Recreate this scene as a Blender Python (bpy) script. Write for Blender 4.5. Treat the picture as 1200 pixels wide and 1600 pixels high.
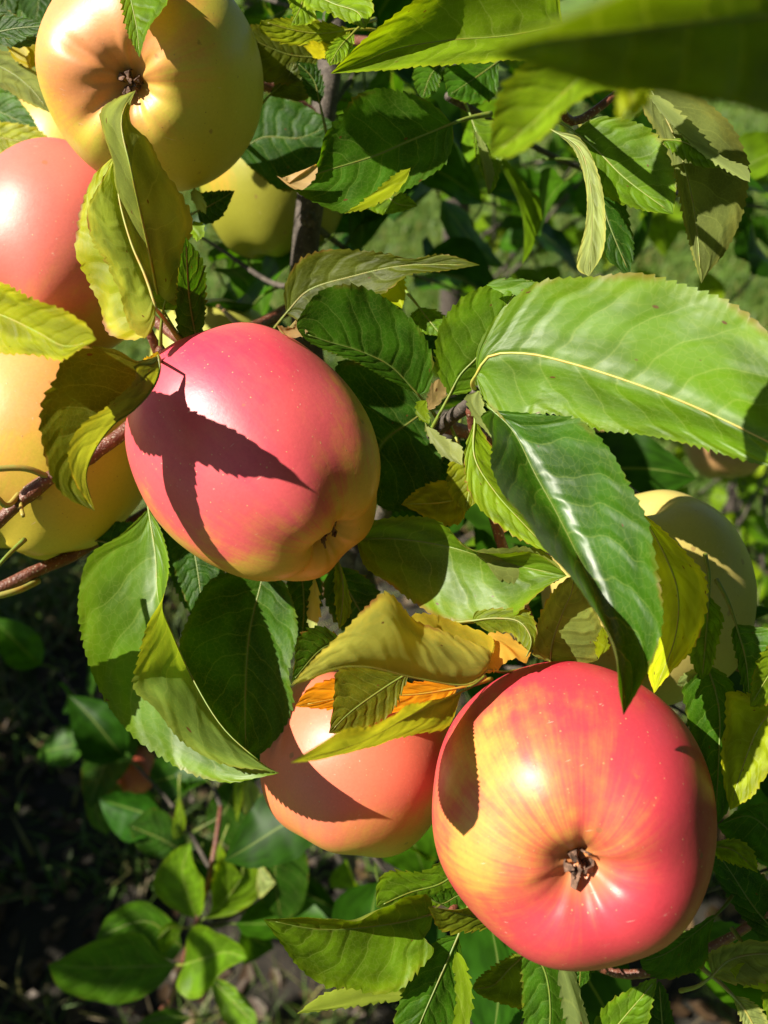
import bpy, bmesh, math, random
from mathutils import Vector, Matrix, Euler, noise
from math import radians, sin, cos, pi

# ------------------------------------------------------------------ clear
for o in list(bpy.data.objects):
    bpy.data.objects.remove(o, do_unlink=True)
S = bpy.context.scene
COL = S.collection
R = random.Random(7)

# ------------------------------------------------------------------ camera, world, sun, exposure
PITCH = radians(40)
CAMPOS = Vector((0, 0, 1.5))
F = 1300.0                                   # focal length in photo pixels (1200 x 1600)
RIGHT = Vector((1, 0, 0))
UP = Vector((0, sin(PITCH), cos(PITCH)))
FWD = Vector((0, cos(PITCH), -sin(PITCH)))
cam = bpy.data.cameras.new('camera')
cam.sensor_fit = 'VERTICAL'
cam.sensor_height = 32.0
cam.lens = F / 1600 * 32.0
cam.clip_start = 0.01
cam.clip_end = 500
cam.dof.use_dof = True
cam.dof.focus_distance = 0.262
cam.dof.aperture_fstop = cam.lens / 2.6
camo = bpy.data.objects.new('camera', cam)
COL.objects.link(camo)
camo.location = CAMPOS
camo.rotation_euler = (pi / 2 - PITCH, 0, 0)
S.camera = camo

SUN = Vector((-0.66, -0.13, 0.735)).normalized()      # towards the sun
elev = math.asin(SUN.z)
W = bpy.data.worlds.new('World')
S.world = W
W.use_nodes = True
nt = W.node_tree
bg = nt.nodes['Background']
sky = nt.nodes.new('ShaderNodeTexSky')
sky.sky_type = 'NISHITA'
sky.sun_disc = False
sky.air_density = 0.35
sky.dust_density = 0.6
sky.ozone_density = 0.4
sky.sun_elevation = elev
sky.sun_rotation = math.atan2(SUN.x, SUN.y)
nt.links.new(sky.outputs[0], bg.inputs[0])
bg.inputs[1].default_value = 0.05
sl = bpy.data.lights.new('sun', 'SUN')
sl.energy = 5.0
S.cycles.max_bounces = 4
S.cycles.diffuse_bounces = 3
S.cycles.glossy_bounces = 2
S.cycles.transmission_bounces = 4
sl.angle = radians(0.5)
sl.color = (1.0, 0.94, 0.80)
so = bpy.data.objects.new('sun', sl)
COL.objects.link(so)
so.location = (-3, -1, 5)
so.rotation_euler = SUN.to_track_quat('Z', 'Y').to_euler()
S.view_settings.view_transform = 'Standard'
S.view_settings.look = 'None'
S.view_settings.gamma = 1
S.view_settings.use_curve_mapping = False
S.view_settings.exposure = 1.2


def P(x, y, d):
    """a point seen at photo pixel x, y, lying d centimetres in front of the lens"""
    d = d * 0.01
    return CAMPOS + RIGHT * ((x - 600) / F * d) + UP * (-(y - 800) / F * d) + FWD * d


def V(x, y, z):
    """camera-aligned direction to world"""
    return RIGHT * x + UP * y - FWD * z


# ------------------------------------------------------------------ node helpers
class NB:
    def __init__(self, name):
        self.m = bpy.data.materials.new(name)
        self.m.use_nodes = True
        self.t = self.m.node_tree
        self.t.nodes.clear()

    def n(self, kind, **kw):
        nd = self.t.nodes.new(kind)
        for k, v in kw.items():
            if k.startswith('i_'):
                key = k[2:]
                key = int(key) if key.isdigit() else key.replace('_', ' ')
                self.set(nd.inputs[key], v)
            else:
                setattr(nd, k, v)
        return nd

    def set(self, sock, v):
        if isinstance(v, bpy.types.NodeSocket):
            self.t.links.new(v, sock)
        elif isinstance(v, bpy.types.Node):
            self.t.links.new(v.outputs[0], sock)
        else:
            sock.default_value = v

    def math(self, op, a, b=None, c=None, clamp=False):
        nd = self.t.nodes.new('ShaderNodeMath')
        nd.operation = op
        nd.use_clamp = clamp
        for i, v in enumerate((a, b, c)):
            if v is not None:
                self.set(nd.inputs[i], v)
        return nd.outputs[0]

    def mix(self, f, a, b, blend='MIX'):
        nd = self.t.nodes.new('ShaderNodeMix')
        nd.data_type = 'RGBA'
        nd.blend_type = blend
        self.set(nd.inputs[0], f)
        self.set(nd.inputs[6], a)
        self.set(nd.inputs[7], b)
        return nd.outputs[2]

    def ss(self, v, lo, hi, o0=0.0, o1=1.0):
        nd = self.t.nodes.new('ShaderNodeMapRange')
        nd.interpolation_type = 'SMOOTHSTEP'
        self.set(nd.inputs[0], v)
        for i, q in enumerate((lo, hi, o0, o1)):
            self.set(nd.inputs[i + 1], q)
        return nd.outputs[0]

    def out(self, sh):
        o = self.t.nodes.new('ShaderNodeOutputMaterial')
        self.t.links.new(sh.outputs[0] if isinstance(sh, bpy.types.Node) else sh, o.inputs[0])
        return self.m


def rgba(c):
    return (c[0], c[1], c[2], 1.0)


# ------------------------------------------------------------------ materials
def far_leaf_material():
    b = NB('far leaf')
    info = b.n('ShaderNodeObjectInfo')
    uv = b.n('ShaderNodeUVMap', uv_map='uv')
    n1 = b.n('ShaderNodeTexNoise', i_Vector=uv.outputs[0], i_Scale=6.0, i_Detail=1.0)
    k = b.ss(n1.outputs[0], 0.3, 0.7, 0.75, 1.25)
    kv = b.n('ShaderNodeCombineXYZ', i_0=k, i_1=k, i_2=k)
    c = b.mix(1.0, info.outputs['Color'], kv.outputs[0], 'MULTIPLY')
    sx = b.n('ShaderNodeSeparateXYZ', i_0=uv)
    aw = b.math('ABSOLUTE', b.math('MULTIPLY_ADD', sx.outputs[1], 2.0, -1.0))
    c = b.mix(b.math('MULTIPLY', b.ss(aw, 0.06, 0.0), 0.6), c, rgba((0.17, 0.22, 0.05)))
    pr = b.n('ShaderNodeBsdfPrincipled', i_Base_Color=c, i_Roughness=0.45)
    pr.inputs['Specular IOR Level'].default_value = 0.15
    tr = b.n('ShaderNodeBsdfTranslucent', i_Color=b.mix(1.0, c, rgba((2.3, 1.95, 0.55)), 'MULTIPLY'))
    return b.out(b.n('ShaderNodeMixShader', i_0=0.38, i_1=pr.outputs[0], i_2=tr.outputs[0]))


def leaf_material():
    b = NB('leaf')
    uv = b.n('ShaderNodeUVMap', uv_map='uv')
    sx = b.n('ShaderNodeSeparateXYZ', i_0=uv)
    u = sx.outputs[0]
    w = b.math('MULTIPLY_ADD', sx.outputs[1], 2.0, -1.0)
    aw = b.math('ABSOLUTE', w)
    side = b.math('SIGN', w)
    info = b.n('ShaderNodeObjectInfo')
    rnd = info.outputs['Random']
    tc = b.n('ShaderNodeTexCoord')
    geo = b.n('ShaderNodeNewGeometry')
    # per leaf shifted uv for noises
    off = b.n('ShaderNodeCombineXYZ', i_2=b.math('MULTIPLY', rnd, 37.0))
    uvs = b.n('ShaderNodeVectorMath', operation='ADD', i_0=uv.outputs[0], i_1=off.outputs[0])
    n1 = b.n('ShaderNodeTexNoise', i_Vector=uvs.outputs[0], i_Scale=5.0, i_Detail=1.0)
    n2 = b.n('ShaderNodeTexNoise', i_Vector=uvs.outputs[0], i_Scale=22.0, i_Detail=1.5)
    # secondary veins
    s = b.math('SUBTRACT', u, b.math('MULTIPLY', aw, 0.14))
    s = b.math('SUBTRACT', s, b.math('MULTIPLY', b.math('MULTIPLY', aw, aw), 0.08))
    cnt = b.math('MULTIPLY_ADD', rnd, 2.0, 7.0)
    s = b.math('MULTIPLY', s, cnt)
    s = b.math('ADD', s, b.math('MULTIPLY', side, 0.21))
    s = b.math('ADD', s, b.math('MULTIPLY', b.math('SUBTRACT', n1.outputs[0], 0.5), 0.9))
    s = b.math('ADD', s, 8.0)
    pp = b.math('PINGPONG', s, 0.5)
    wid = b.math('MULTIPLY_ADD', aw, -0.028, 0.05)
    vein = b.math('SUBTRACT', 1.0, b.math('DIVIDE', pp, wid), clamp=True)
    vein = b.math('MULTIPLY', vein, b.ss(aw, 0.97, 0.72))
    rib = b.math('SUBTRACT', 1.0, b.math('DIVIDE', aw, 0.045), clamp=True)
    # tertiary network
    mp = b.n('ShaderNodeMapping', i_Vector=uvs.outputs[0], i_Scale=(42.0, 24.0, 1.0))
    vo = b.n('ShaderNodeTexVoronoi', feature='DISTANCE_TO_EDGE', i_Vector=mp.outputs[0], i_Scale=1.0)
    net = b.ss(vo.outputs[0], 0.07, 0.0)
    top = info.outputs['Color']
    under = b.mix(0.38, top, rgba((0.23, 0.27, 0.08)))
    col = b.mix(geo.outputs['Backfacing'], top, under)
    # blotchy colour, yellowing towards the margin
    var = b.ss(n1.outputs[0], 0.3, 0.72, 0.72, 1.28)
    vcol = b.n('ShaderNodeCombineXYZ', i_0=var, i_1=var, i_2=var)
    col = b.mix(1.0, col, vcol.outputs[0], 'MULTIPLY')
    yel = b.math('MULTIPLY', b.ss(b.math('MULTIPLY_ADD', n2.outputs[0], 0.5, aw), 0.85, 1.35), 0.55)
    col = b.mix(yel, col, b.mix(1.0, col, rgba((1.9, 1.45, 0.9)), 'MULTIPLY'))
    pale = b.mix(0.5, b.mix(1.0, col, rgba((1.7, 1.5, 1.5)), 'MULTIPLY'), rgba((0.19, 0.24, 0.06)))
    vm = b.math('ADD', b.math('MULTIPLY', vein, 0.62), b.math('MULTIPLY', rib, 0.75))
    vm = b.math('ADD', vm, b.math('MULTIPLY', net, 0.34), clamp=True)
    col = b.mix(vm, col, pale)
    # brown specks and dead margins, amount in the object colour's alpha
    sp = b.n('ShaderNodeTexVoronoi', feature='F1', i_Vector=uvs.outputs[0], i_Scale=15.0, i_Randomness=1.0)
    spn = b.math('ADD', sp.outputs['Distance'], b.math('MULTIPLY', b.math('SUBTRACT', n2.outputs[0], 0.5), 0.25))
    pick = b.n('ShaderNodeSeparateColor', i_0=sp.outputs['Color'])
    amt = info.outputs['Alpha']
    sel = b.math('LESS_THAN', pick.outputs[0], b.math('MULTIPLY', amt, 0.5))
    size = b.math('MULTIPLY_ADD', pick.outputs[1], 0.14, 0.05)
    spot = b.math('MULTIPLY', sel, b.ss(b.math('DIVIDE', spn, size), 1.0, 0.7))
    col = b.mix(b.math('MULTIPLY', spot, 0.85), col, rgba((0.11, 0.035, 0.012)))
    dead = b.math('MULTIPLY', b.ss(aw, 0.9, 1.0), b.ss(n1.outputs[0], 0.52, 0.62))
    dead = b.math('MULTIPLY', dead, b.math('MULTIPLY', amt, 1.4, clamp=True))
    col = b.mix(dead, col, rgba((0.24, 0.10, 0.03)))
    # relief
    h = b.math('MULTIPLY', b.ss(pp, 0.0, 0.32), 0.9)
    h = b.math('ADD', h, b.math('MULTIPLY', n2.outputs[0], 0.35))
    h = b.math('ADD', h, b.math('MULTIPLY', b.ss(aw, 0.0, 0.14), 0.6))
    bump = b.n('ShaderNodeBump', i_Strength=0.55, i_Distance=0.0005, i_Height=h)
    rough = b.math('ADD', b.math('MULTIPLY_ADD', geo.outputs['Backfacing'], 0.22, b.math('MULTIPLY_ADD', info.outputs['Object Index'], -0.05, 0.41)),
                   b.math('MULTIPLY', n2.outputs[0], 0.16))
    pr = b.n('ShaderNodeBsdfPrincipled', i_Base_Color=col, i_Roughness=rough, i_Normal=bump.outputs[0])
    b.set(pr.inputs['Specular IOR Level'], b.math('MULTIPLY_ADD', info.outputs['Object Index'], 0.15, 0.15))
    tcol = b.mix(1.0, col, rgba((2.4, 2.1, 0.5)), 'MULTIPLY')
    tr = b.n('ShaderNodeBsdfTranslucent', i_Color=tcol, i_Normal=bump.outputs[0])
    mx = b.n('ShaderNodeMixShader', i_0=0.4, i_1=pr.outputs[0], i_2=tr.outputs[0])
    return b.out(mx)


def stalk_material():
    b = NB('leaf stalk')
    info = b.n('ShaderNodeObjectInfo')
    tc = b.n('ShaderNodeTexCoord')
    n = b.n('ShaderNodeTexNoise', i_Vector=tc.outputs['Object'], i_Scale=260.0, i_Detail=2.0)
    c = b.mix(b.ss(n.outputs[0], 0.35, 0.7), info.outputs['Color'], b.mix(1.0, info.outputs['Color'], rgba((1.25, 0.8, 0.7)), 'MULTIPLY'))
    pr = b.n('ShaderNodeBsdfPrincipled', i_Base_Color=c, i_Roughness=0.5)
    return b.out(pr)


def bark_material(name, c1, c2, scale, rough=0.75, lent=0.5):
    b = NB(name)
    tc = b.n('ShaderNodeTexCoord')
    co = tc.outputs['Object']
    n = b.n('ShaderNodeTexNoise', i_Vector=co, i_Scale=scale, i_Detail=6.0, i_Roughness=0.65)
    n2 = b.n('ShaderNodeTexNoise', i_Vector=co, i_Scale=scale * 4.5, i_Detail=4.0)
    c = b.mix(b.ss(n.outputs[0], 0.35, 0.68), rgba(c1), rgba(c2))
    vo = b.n('ShaderNodeTexVoronoi', feature='F1', i_Vector=co, i_Scale=scale * 3.0)
    dots = b.math('MULTIPLY', b.ss(vo.outputs['Distance'], 0.3, 0.14), lent)
    c = b.mix(dots, c, rgba((0.42, 0.35, 0.26)))
    h = b.math('ADD', n.outputs[0], b.math('MULTIPLY', n2.outputs[0], 0.5))
    bp = b.n('ShaderNodeBump', i_Strength=0.7, i_Distance=0.0012, i_Height=h)
    pr = b.n('ShaderNodeBsdfPrincipled', i_Base_Color=c, i_Roughness=rough, i_Normal=bp.outputs[0])
    return b.out(pr)


def apple_material(name, base, blush, bdir, lo, hi, deep=None, dots=1.0):
    """ground colour with a blush on one side; bdir is in the apple's own space (radius 1)"""
    b = NB(name)
    tc = b.n('ShaderNodeTexCoord')
    co = tc.outputs['Object']
    sx = b.n('ShaderNodeSeparateXYZ', i_0=co)
    nrm = b.n('ShaderNodeVectorMath', operation='NORMALIZE', i_0=co)
    dt = b.n('ShaderNodeVectorMath', operation='DOT_PRODUCT', i_0=nrm.outputs[0], i_1=tuple(bdir))
    ang = b.math('ARCTAN2', sx.outputs[1], sx.outputs[0])
    sc = b.n('ShaderNodeCombineXYZ', i_0=b.math('MULTIPLY', b.math('COSINE', ang), 1.6),
             i_1=b.math('MULTIPLY', b.math('SINE', ang), 1.6), i_2=b.math('MULTIPLY', sx.outputs[2], 0.22))
    streak = b.n('ShaderNodeTexNoise', i_Vector=sc.outputs[0], i_Scale=5.5, i_Detail=4.0, i_Roughness=0.6)
    n1 = b.n('ShaderNodeTexNoise', i_Vector=co, i_Scale=1.7, i_Detail=3.0)
    n2 = b.n('ShaderNodeTexNoise', i_Vector=co, i_Scale=11.0, i_Detail=3.0, i_Roughness=0.65)
    n3 = b.n('ShaderNodeTexNoise', i_Vector=co, i_Scale=45.0, i_Detail=1.0)
    v = b.math('ADD', dt.outputs['Value'], b.math('MULTIPLY', b.math('SUBTRACT', n1.outputs[0], 0.5), 0.9))
    v = b.math('ADD', v, b.math('MULTIPLY', b.math('SUBTRACT', streak.outputs[0], 0.5), 0.34))
    fine = b.n('ShaderNodeTexNoise', i_Vector=sc.outputs[0], i_Scale=19.0, i_Detail=2.0)
    v = b.math('ADD', v, b.math('MULTIPLY', b.math('SUBTRACT', fine.outputs[0], 0.5), 0.22))
    v = b.math('ADD', v, b.math('MULTIPLY', b.math('SUBTRACT', n2.outputs[0], 0.5), 0.25))
    f = b.ss(v, lo, hi)
    mid = tuple(0.5 * (base[i] + blush[i]) for i in range(3))
    mid = (max(base[0], blush[0]) * 0.98, mid[1] * 0.92, mid[2] * 0.9)
    c = b.mix(b.ss(f, 0.0, 0.62), rgba(base), rgba(mid))
    c = b.mix(b.ss(f, 0.3, 1.0), c, rgba(blush))
    if deep:
        c = b.mix(b.math('MULTIPLY', b.ss(v, hi - 0.05, hi + 0.55), 0.85), c, rgba(deep))
    mot = b.ss(n3.outputs[0], 0.3, 0.7, 0.97, 1.03)
    mv = b.n('ShaderNodeCombineXYZ', i_0=mot, i_1=mot, i_2=mot)
    c = b.mix(1.0, c, mv.outputs[0], 'MULTIPLY')
    # greener, browner basin at the calyx end
    basin = b.math('MULTIPLY', b.ss(sx.outputs[2], -0.55, -0.8), b.ss(b.math('SQRT', b.math('ADD', b.math('MULTIPLY', sx.outputs[0], sx.outputs[0]), b.math('MULTIPLY', sx.outputs[1], sx.outputs[1]))), 0.27, 0.08))
    c = b.mix(b.math('MULTIPLY', basin, 0.55), c, rgba((0.42, 0.22, 0.06)))
    # lenticels
    vo = b.n('ShaderNodeTexVoronoi', feature='F1', i_Vector=co, i_Scale=19.0)
    pk = b.n('ShaderNodeSeparateColor', i_0=vo.outputs['Color'])
    sz = b.math('MULTIPLY_ADD', pk.outputs[1], 0.10, 0.06)
    dot = b.ss(b.math('DIVIDE', vo.outputs['Distance'], sz), 1.0, 0.55)
    dot = b.math('MULTIPLY', dot, b.math('GREATER_THAN', pk.outputs[0], 0.3))
    dcol = b.mix(f, rgba((0.20, 0.12, 0.03)), rgba((0.60, 0.34, 0.16)))
    c = b.mix(b.math('MULTIPLY', dot, 0.75 * dots), c, dcol)
    scab = b.n('ShaderNodeTexVoronoi', feature='F1', i_Vector=co, i_Scale=2.6)
    sb = b.math('ADD', scab.outputs['Distance'], b.math('MULTIPLY', b.math('SUBTRACT', n2.outputs[0], 0.5), 0.16))
    c = b.mix(b.math('MULTIPLY', b.ss(sb, 0.085, 0.05), 0.6), c, rgba((0.22, 0.12, 0.045)))
    # a few hair-line scuffs of bloom
    mp = b.n('ShaderNodeMapping', i_Vector=co, i_Rotation=(0.4, 0.9, 0.3), i_Scale=(2.0, 34.0, 12.0))
    sc2 = b.n('ShaderNodeTexNoise', i_Vector=mp.outputs[0], i_Scale=1.6, i_Detail=2.0)
    scf = b.math('MULTIPLY', b.ss(sc2.outputs[0], 0.72, 0.78), 0.4)
    c = b.mix(scf, c, rgba((0.7, 0.48, 0.38)))
    h = b.math('ADD', b.math('MULTIPLY', n2.outputs[0], 0.22), b.math('MULTIPLY', dot, 0.10))
    bp = b.n('ShaderNodeBump', i_Strength=0.3, i_Distance=0.0012, i_Height=h)
    rough = b.math('ADD', b.math('MULTIPLY_ADD', n2.outputs[0], 0.16, 0.36), b.math('MULTIPLY', scf, 0.3))
    pr = b.n('ShaderNodeBsdfPrincipled', i_Base_Color=c, i_Roughness=rough, i_Normal=bp.outputs[0])
    pr.inputs['Specular IOR Level'].default_value = 0.5
    return b.out(pr)


def soil_material(name, cols, scale):
    b = NB(name)
    tc = b.n('ShaderNodeTexCoord')
    co = tc.outputs['Object']
    n = b.n('ShaderNodeTexNoise', i_Vector=co, i_Scale=scale, i_Detail=8.0, i_Roughness=0.7)
    n2 = b.n('ShaderNodeTexNoise', i_Vector=co, i_Scale=scale * 0.13, i_Detail=4.0)
    c = b.mix(b.ss(n.outputs[0], 0.35, 0.7), rgba(cols[0]), rgba(cols[1]))
    c = b.mix(b.ss(n2.outputs[0], 0.4, 0.65), c, rgba(cols[2]))
    bp = b.n('ShaderNodeBump', i_Strength=0.8, i_Distance=0.02, i_Height=n.outputs[0])
    pr = b.n('ShaderNodeBsdfPrincipled', i_Base_Color=c, i_Roughness=0.9, i_Normal=bp.outputs[0])
    return b.out(pr)


def blade_material(name, c1, c2, c3):
    b = NB(name)
    tc = b.n('ShaderNodeTexCoord')
    co = tc.outputs['Object']
    geo = b.n('ShaderNodeNewGeometry')
    n = b.n('ShaderNodeTexNoise', i_Vector=co, i_Scale=2.2, i_Detail=4.0)
    r = geo.outputs['Random Per Island']
    c = b.mix(b.ss(n.outputs[0], 0.35, 0.65), rgba(c1), rgba(c2))
    c = b.mix(b.ss(r, 0.7, 0.95), c, rgba(c3))
    pr = b.n('ShaderNodeBsdfPrincipled', i_Base_Color=c, i_Roughness=0.55)
    tr = b.n('ShaderNodeBsdfTranslucent', i_Color=b.mix(1.0, c, rgba((1.6, 1.6, 0.6)), 'MULTIPLY'))
    mx = b.n('ShaderNodeMixShader', i_0=0.35, i_1=pr.outputs[0], i_2=tr.outputs[0])
    return b.out(mx)


def plain(name, c, rough=0.7, var=0.35, scale=150.0):
    b = NB(name)
    tc = b.n('ShaderNodeTexCoord')
    n = b.n('ShaderNodeTexNoise', i_Vector=tc.outputs['Object'], i_Scale=scale, i_Detail=4.0)
    k = b.ss(n.outputs[0], 0.3, 0.7, 1 - var, 1 + var)
    kv = b.n('ShaderNodeCombineXYZ', i_0=k, i_1=k, i_2=k)
    pr = b.n('ShaderNodeBsdfPrincipled', i_Base_Color=b.mix(1.0, rgba(c), kv.outputs[0], 'MULTIPLY'), i_Roughness=rough)
    return b.out(pr)


M_LEAF = leaf_material()
M_FAR = far_leaf_material()
M_STALK = stalk_material()
M_TWIG = bark_material('young twig bark', (0.10, 0.028, 0.016), (0.17, 0.055, 0.03), 220, 0.45, 0.6)
M_BARK = bark_material('grey bark', (0.038, 0.028, 0.021), (0.095, 0.075, 0.06), 150, 0.85, 0.22)
M_CALYX = plain('dry calyx', (0.13, 0.07, 0.045), 0.9, 0.7, 20)
M_STEM = plain('apple stem', (0.20, 0.11, 0.045), 0.6, 0.4, 500)

# ------------------------------------------------------------------ object helpers
def link(o, parent=None):
    COL.objects.link(o)
    if parent:
        o.parent = parent
        o.matrix_parent_inverse = parent.matrix_world.inverted() if False else Matrix.Translation(-parent.location)
    return o


def mesh_obj(name, verts, faces, mat, parent=None, smooth=True, uvs=None):
    me = bpy.data.meshes.new(name)
    me.from_pydata(verts, [], faces)
    if uvs:
        lay = me.uv_layers.new(name='uv')
        for lp in me.loops:
            lay.data[lp.index].uv = uvs[lp.vertex_index]
    me.materials.append(mat)
    if smooth:
        me.shade_smooth()
    me.update()
    return link(bpy.data.objects.new(name, me), parent)


def thing(name, label, cat, loc, group=None):
    o = bpy.data.objects.new(name, None)
    COL.objects.link(o)
    o.location = loc
    o.empty_display_size = 0.01
    tag(o, label, cat, group)
    return o


def tag(o, label=None, cat=None, group=None, kind=None):
    if label: o['label'] = label
    if cat: o['category'] = cat
    if group: o['group'] = group
    if kind: o['kind'] = kind
    return o


def catmull(pts, n):
    """n points spaced evenly along a smooth curve through pts"""
    p = [2 * pts[0] - pts[1]] + list(pts) + [2 * pts[-1] - pts[-2]]
    dense = []
    for i in range(1, len(p) - 2):
        p0, p1, p2, p3 = p[i - 1], p[i], p[i + 1], p[i + 2]
        t0 = 0.0
        t1 = t0 + max((p1 - p0).length, 1e-6) ** 0.5
        t2 = t1 + max((p2 - p1).length, 1e-6) ** 0.5
        t3 = t2 + max((p3 - p2).length, 1e-6) ** 0.5
        for k in range(16):
            t = t1 + (t2 - t1) * k / 16
            a1 = p0 * ((t1 - t) / (t1 - t0)) + p1 * ((t - t0) / (t1 - t0))
            a2 = p1 * ((t2 - t) / (t2 - t1)) + p2 * ((t - t1) / (t2 - t1))
            a3 = p2 * ((t3 - t) / (t3 - t2)) + p3 * ((t - t2) / (t3 - t2))
            b1 = a1 * ((t2 - t) / (t2 - t0)) + a2 * ((t - t0) / (t2 - t0))
            b2 = a2 * ((t3 - t) / (t3 - t1)) + a3 * ((t - t1) / (t3 - t1))
            dense.append(b1 * ((t2 - t) / (t2 - t1)) + b2 * ((t - t1) / (t2 - t1)))
    dense.append(pts[-1].copy())
    L = [0.0]
    for i in range(1, len(dense)):
        L.append(L[-1] + (dense[i] - dense[i - 1]).length)
    out = []
    j = 0
    for k in range(n):
        s = L[-1] * k / (n - 1)
        while j < len(L) - 2 and L[j + 1] < s:
            j += 1
        f = (s - L[j]) / max(L[j + 1] - L[j], 1e-9)
        out.append(dense[j].lerp(dense[j + 1], min(max(f, 0), 1)))
    return out, L[-1]


def tube_geo(pts, radii, sides=8):
    verts, faces = [], []
    n = len(pts)
    ref = None
    for i in range(n):
        t = (pts[min(i + 1, n - 1)] - pts[max(i - 1, 0)]).normalized()
        if ref is None:
            ref = t.orthogonal().normalized()
        ref = (ref - t * ref.dot(t))
        ref = ref.normalized() if ref.length > 1e-6 else t.orthogonal().normalized()
        bi = t.cross(ref)
        for k in range(sides):
            a = 2 * pi * k / sides
            verts.append(pts[i] + (ref * cos(a) + bi * sin(a)) * radii[i])
    for i in range(n - 1):
        for k in range(sides):
            a, b2 = i * sides + k, i * sides + (k + 1) % sides
            faces.append((a, b2, b2 + sides, a + sides))
    faces.append(tuple(reversed(range(sides))))
    faces.append(tuple(range((n - 1) * sides, n * sides)))
    return verts, faces


def limb(name, pts, r0, r1, mat, parent, n=40, bump=0.08, seed=0, sides=12, knots=()):
    ps, L = catmull(pts, n)
    rad = []
    for i, p in enumerate(ps):
        f = i / (n - 1)
        r = r0 + (r1 - r0) * f
        for (kf, ka, kw) in knots:
            r *= 1 + ka * math.exp(-((f - kf) / kw) ** 2)
        rad.append(r)
    v, fc = tube_geo(ps, rad, sides)
    base = parent.location if parent else Vector()
    v2 = []
    for i, q in enumerate(v):
        c = ps[i // sides]
        r = rad[i // sides]
        k = 1 + bump * 2 * noise.noise(q * (0.9 / max(r, 1e-4)) + Vector((seed, 0, 0)))
        v2.append(c + (q - c) * k)
    return mesh_obj(name, v2, fc, mat, parent)

# ------------------------------------------------------------------ leaves
LC = {  # leaf colours; the darkest greens also carry shade among the leaves
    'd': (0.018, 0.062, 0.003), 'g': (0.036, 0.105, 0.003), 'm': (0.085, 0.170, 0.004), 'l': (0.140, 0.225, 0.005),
    'o': (0.105, 0.135, 0.006), 'y': (0.24, 0.29, 0.005), 'Y': (0.42, 0.38, 0.006), 'O': (0.58, 0.29, 0.008),
    'p': (0.20, 0.24, 0.07), 'b': (0.36, 0.24, 0.10),
}
VS = (0.0, 0.22, 0.46, 0.70, 0.89, 1.0)


def loft(mid, e1, e2, M, vs, camber, wave, teeth, seed, toothamp):
    """verts, faces, uvs of a leaf blade between two margins and a midrib (lists of M points)"""
    rr = random.Random(seed)
    ph1, ph2 = rr.random() * 6.28, rr.random() * 6.28
    N = len(vs)
    verts, uvs = [], []
    for i in range(M):
        u = i / (M - 1)
        env = max(0.0, sin(pi * min(max(u, 0), 1))) ** 0.6
        row = []
        t = (mid[min(i + 1, M - 1)] - mid[max(i - 1, 0)])
        for sgn, e, ph in ((-1, e1, ph1), (1, e2, ph2)):
            dv = e[i] - mid[i]
            wlen = dv.length
            nrm = t.cross(dv)
            nrm = nrm.normalized() * sgn if nrm.length > 1e-12 else Vector((0, 0, 0))
            out = dv / wlen if wlen > 1e-9 else Vector((0, 0, 0))
            te = (e[min(i + 1, M - 1)] - e[max(i - 1, 0)])
            te = te.normalized() if te.length > 1e-9 else te
            lst = []
            for v in vs[1:]:
                p = mid[i] + dv * v
                p = p + nrm * (camber * wlen * 4 * v * (1 - v))
                p = p + nrm * (wave * wlen * v * v * env * (sin(u * 15 + ph) + 0.5 * sin(u * 37 + ph * 2.1)))
                if v == 1.0 and teeth:
                    f = (u * teeth + 1.3 * noise.noise(Vector((u * 5, ph, 4)))) % 1.0
                    saw = (f / 0.72) if f < 0.72 else (1 - f) / 0.28
                    k = toothamp * env * max(0.15, 0.85 + 1.3 * noise.noise(Vector((u * 23, ph, 0))))
                    p = p + out * (saw - 0.5) * k + te * saw * k * 0.55
                lst.append((p, v * sgn))
            row.append(lst)
        left = list(reversed(row[0]))
        seq = left + [(mid[i], 0.0)] + row[1]
        for p, v in seq:
            verts.append(p)
            uvs.append((u, v * 0.5 + 0.5))
    K = 2 * (N - 1) + 1
    faces = []
    for i in range(M - 1):
        for k in range(K - 1):
            a = i * K + k
            faces.append((a, a + 1, a + K + 1, a + K))
    return verts, faces, uvs


LEAFN = [0]


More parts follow.
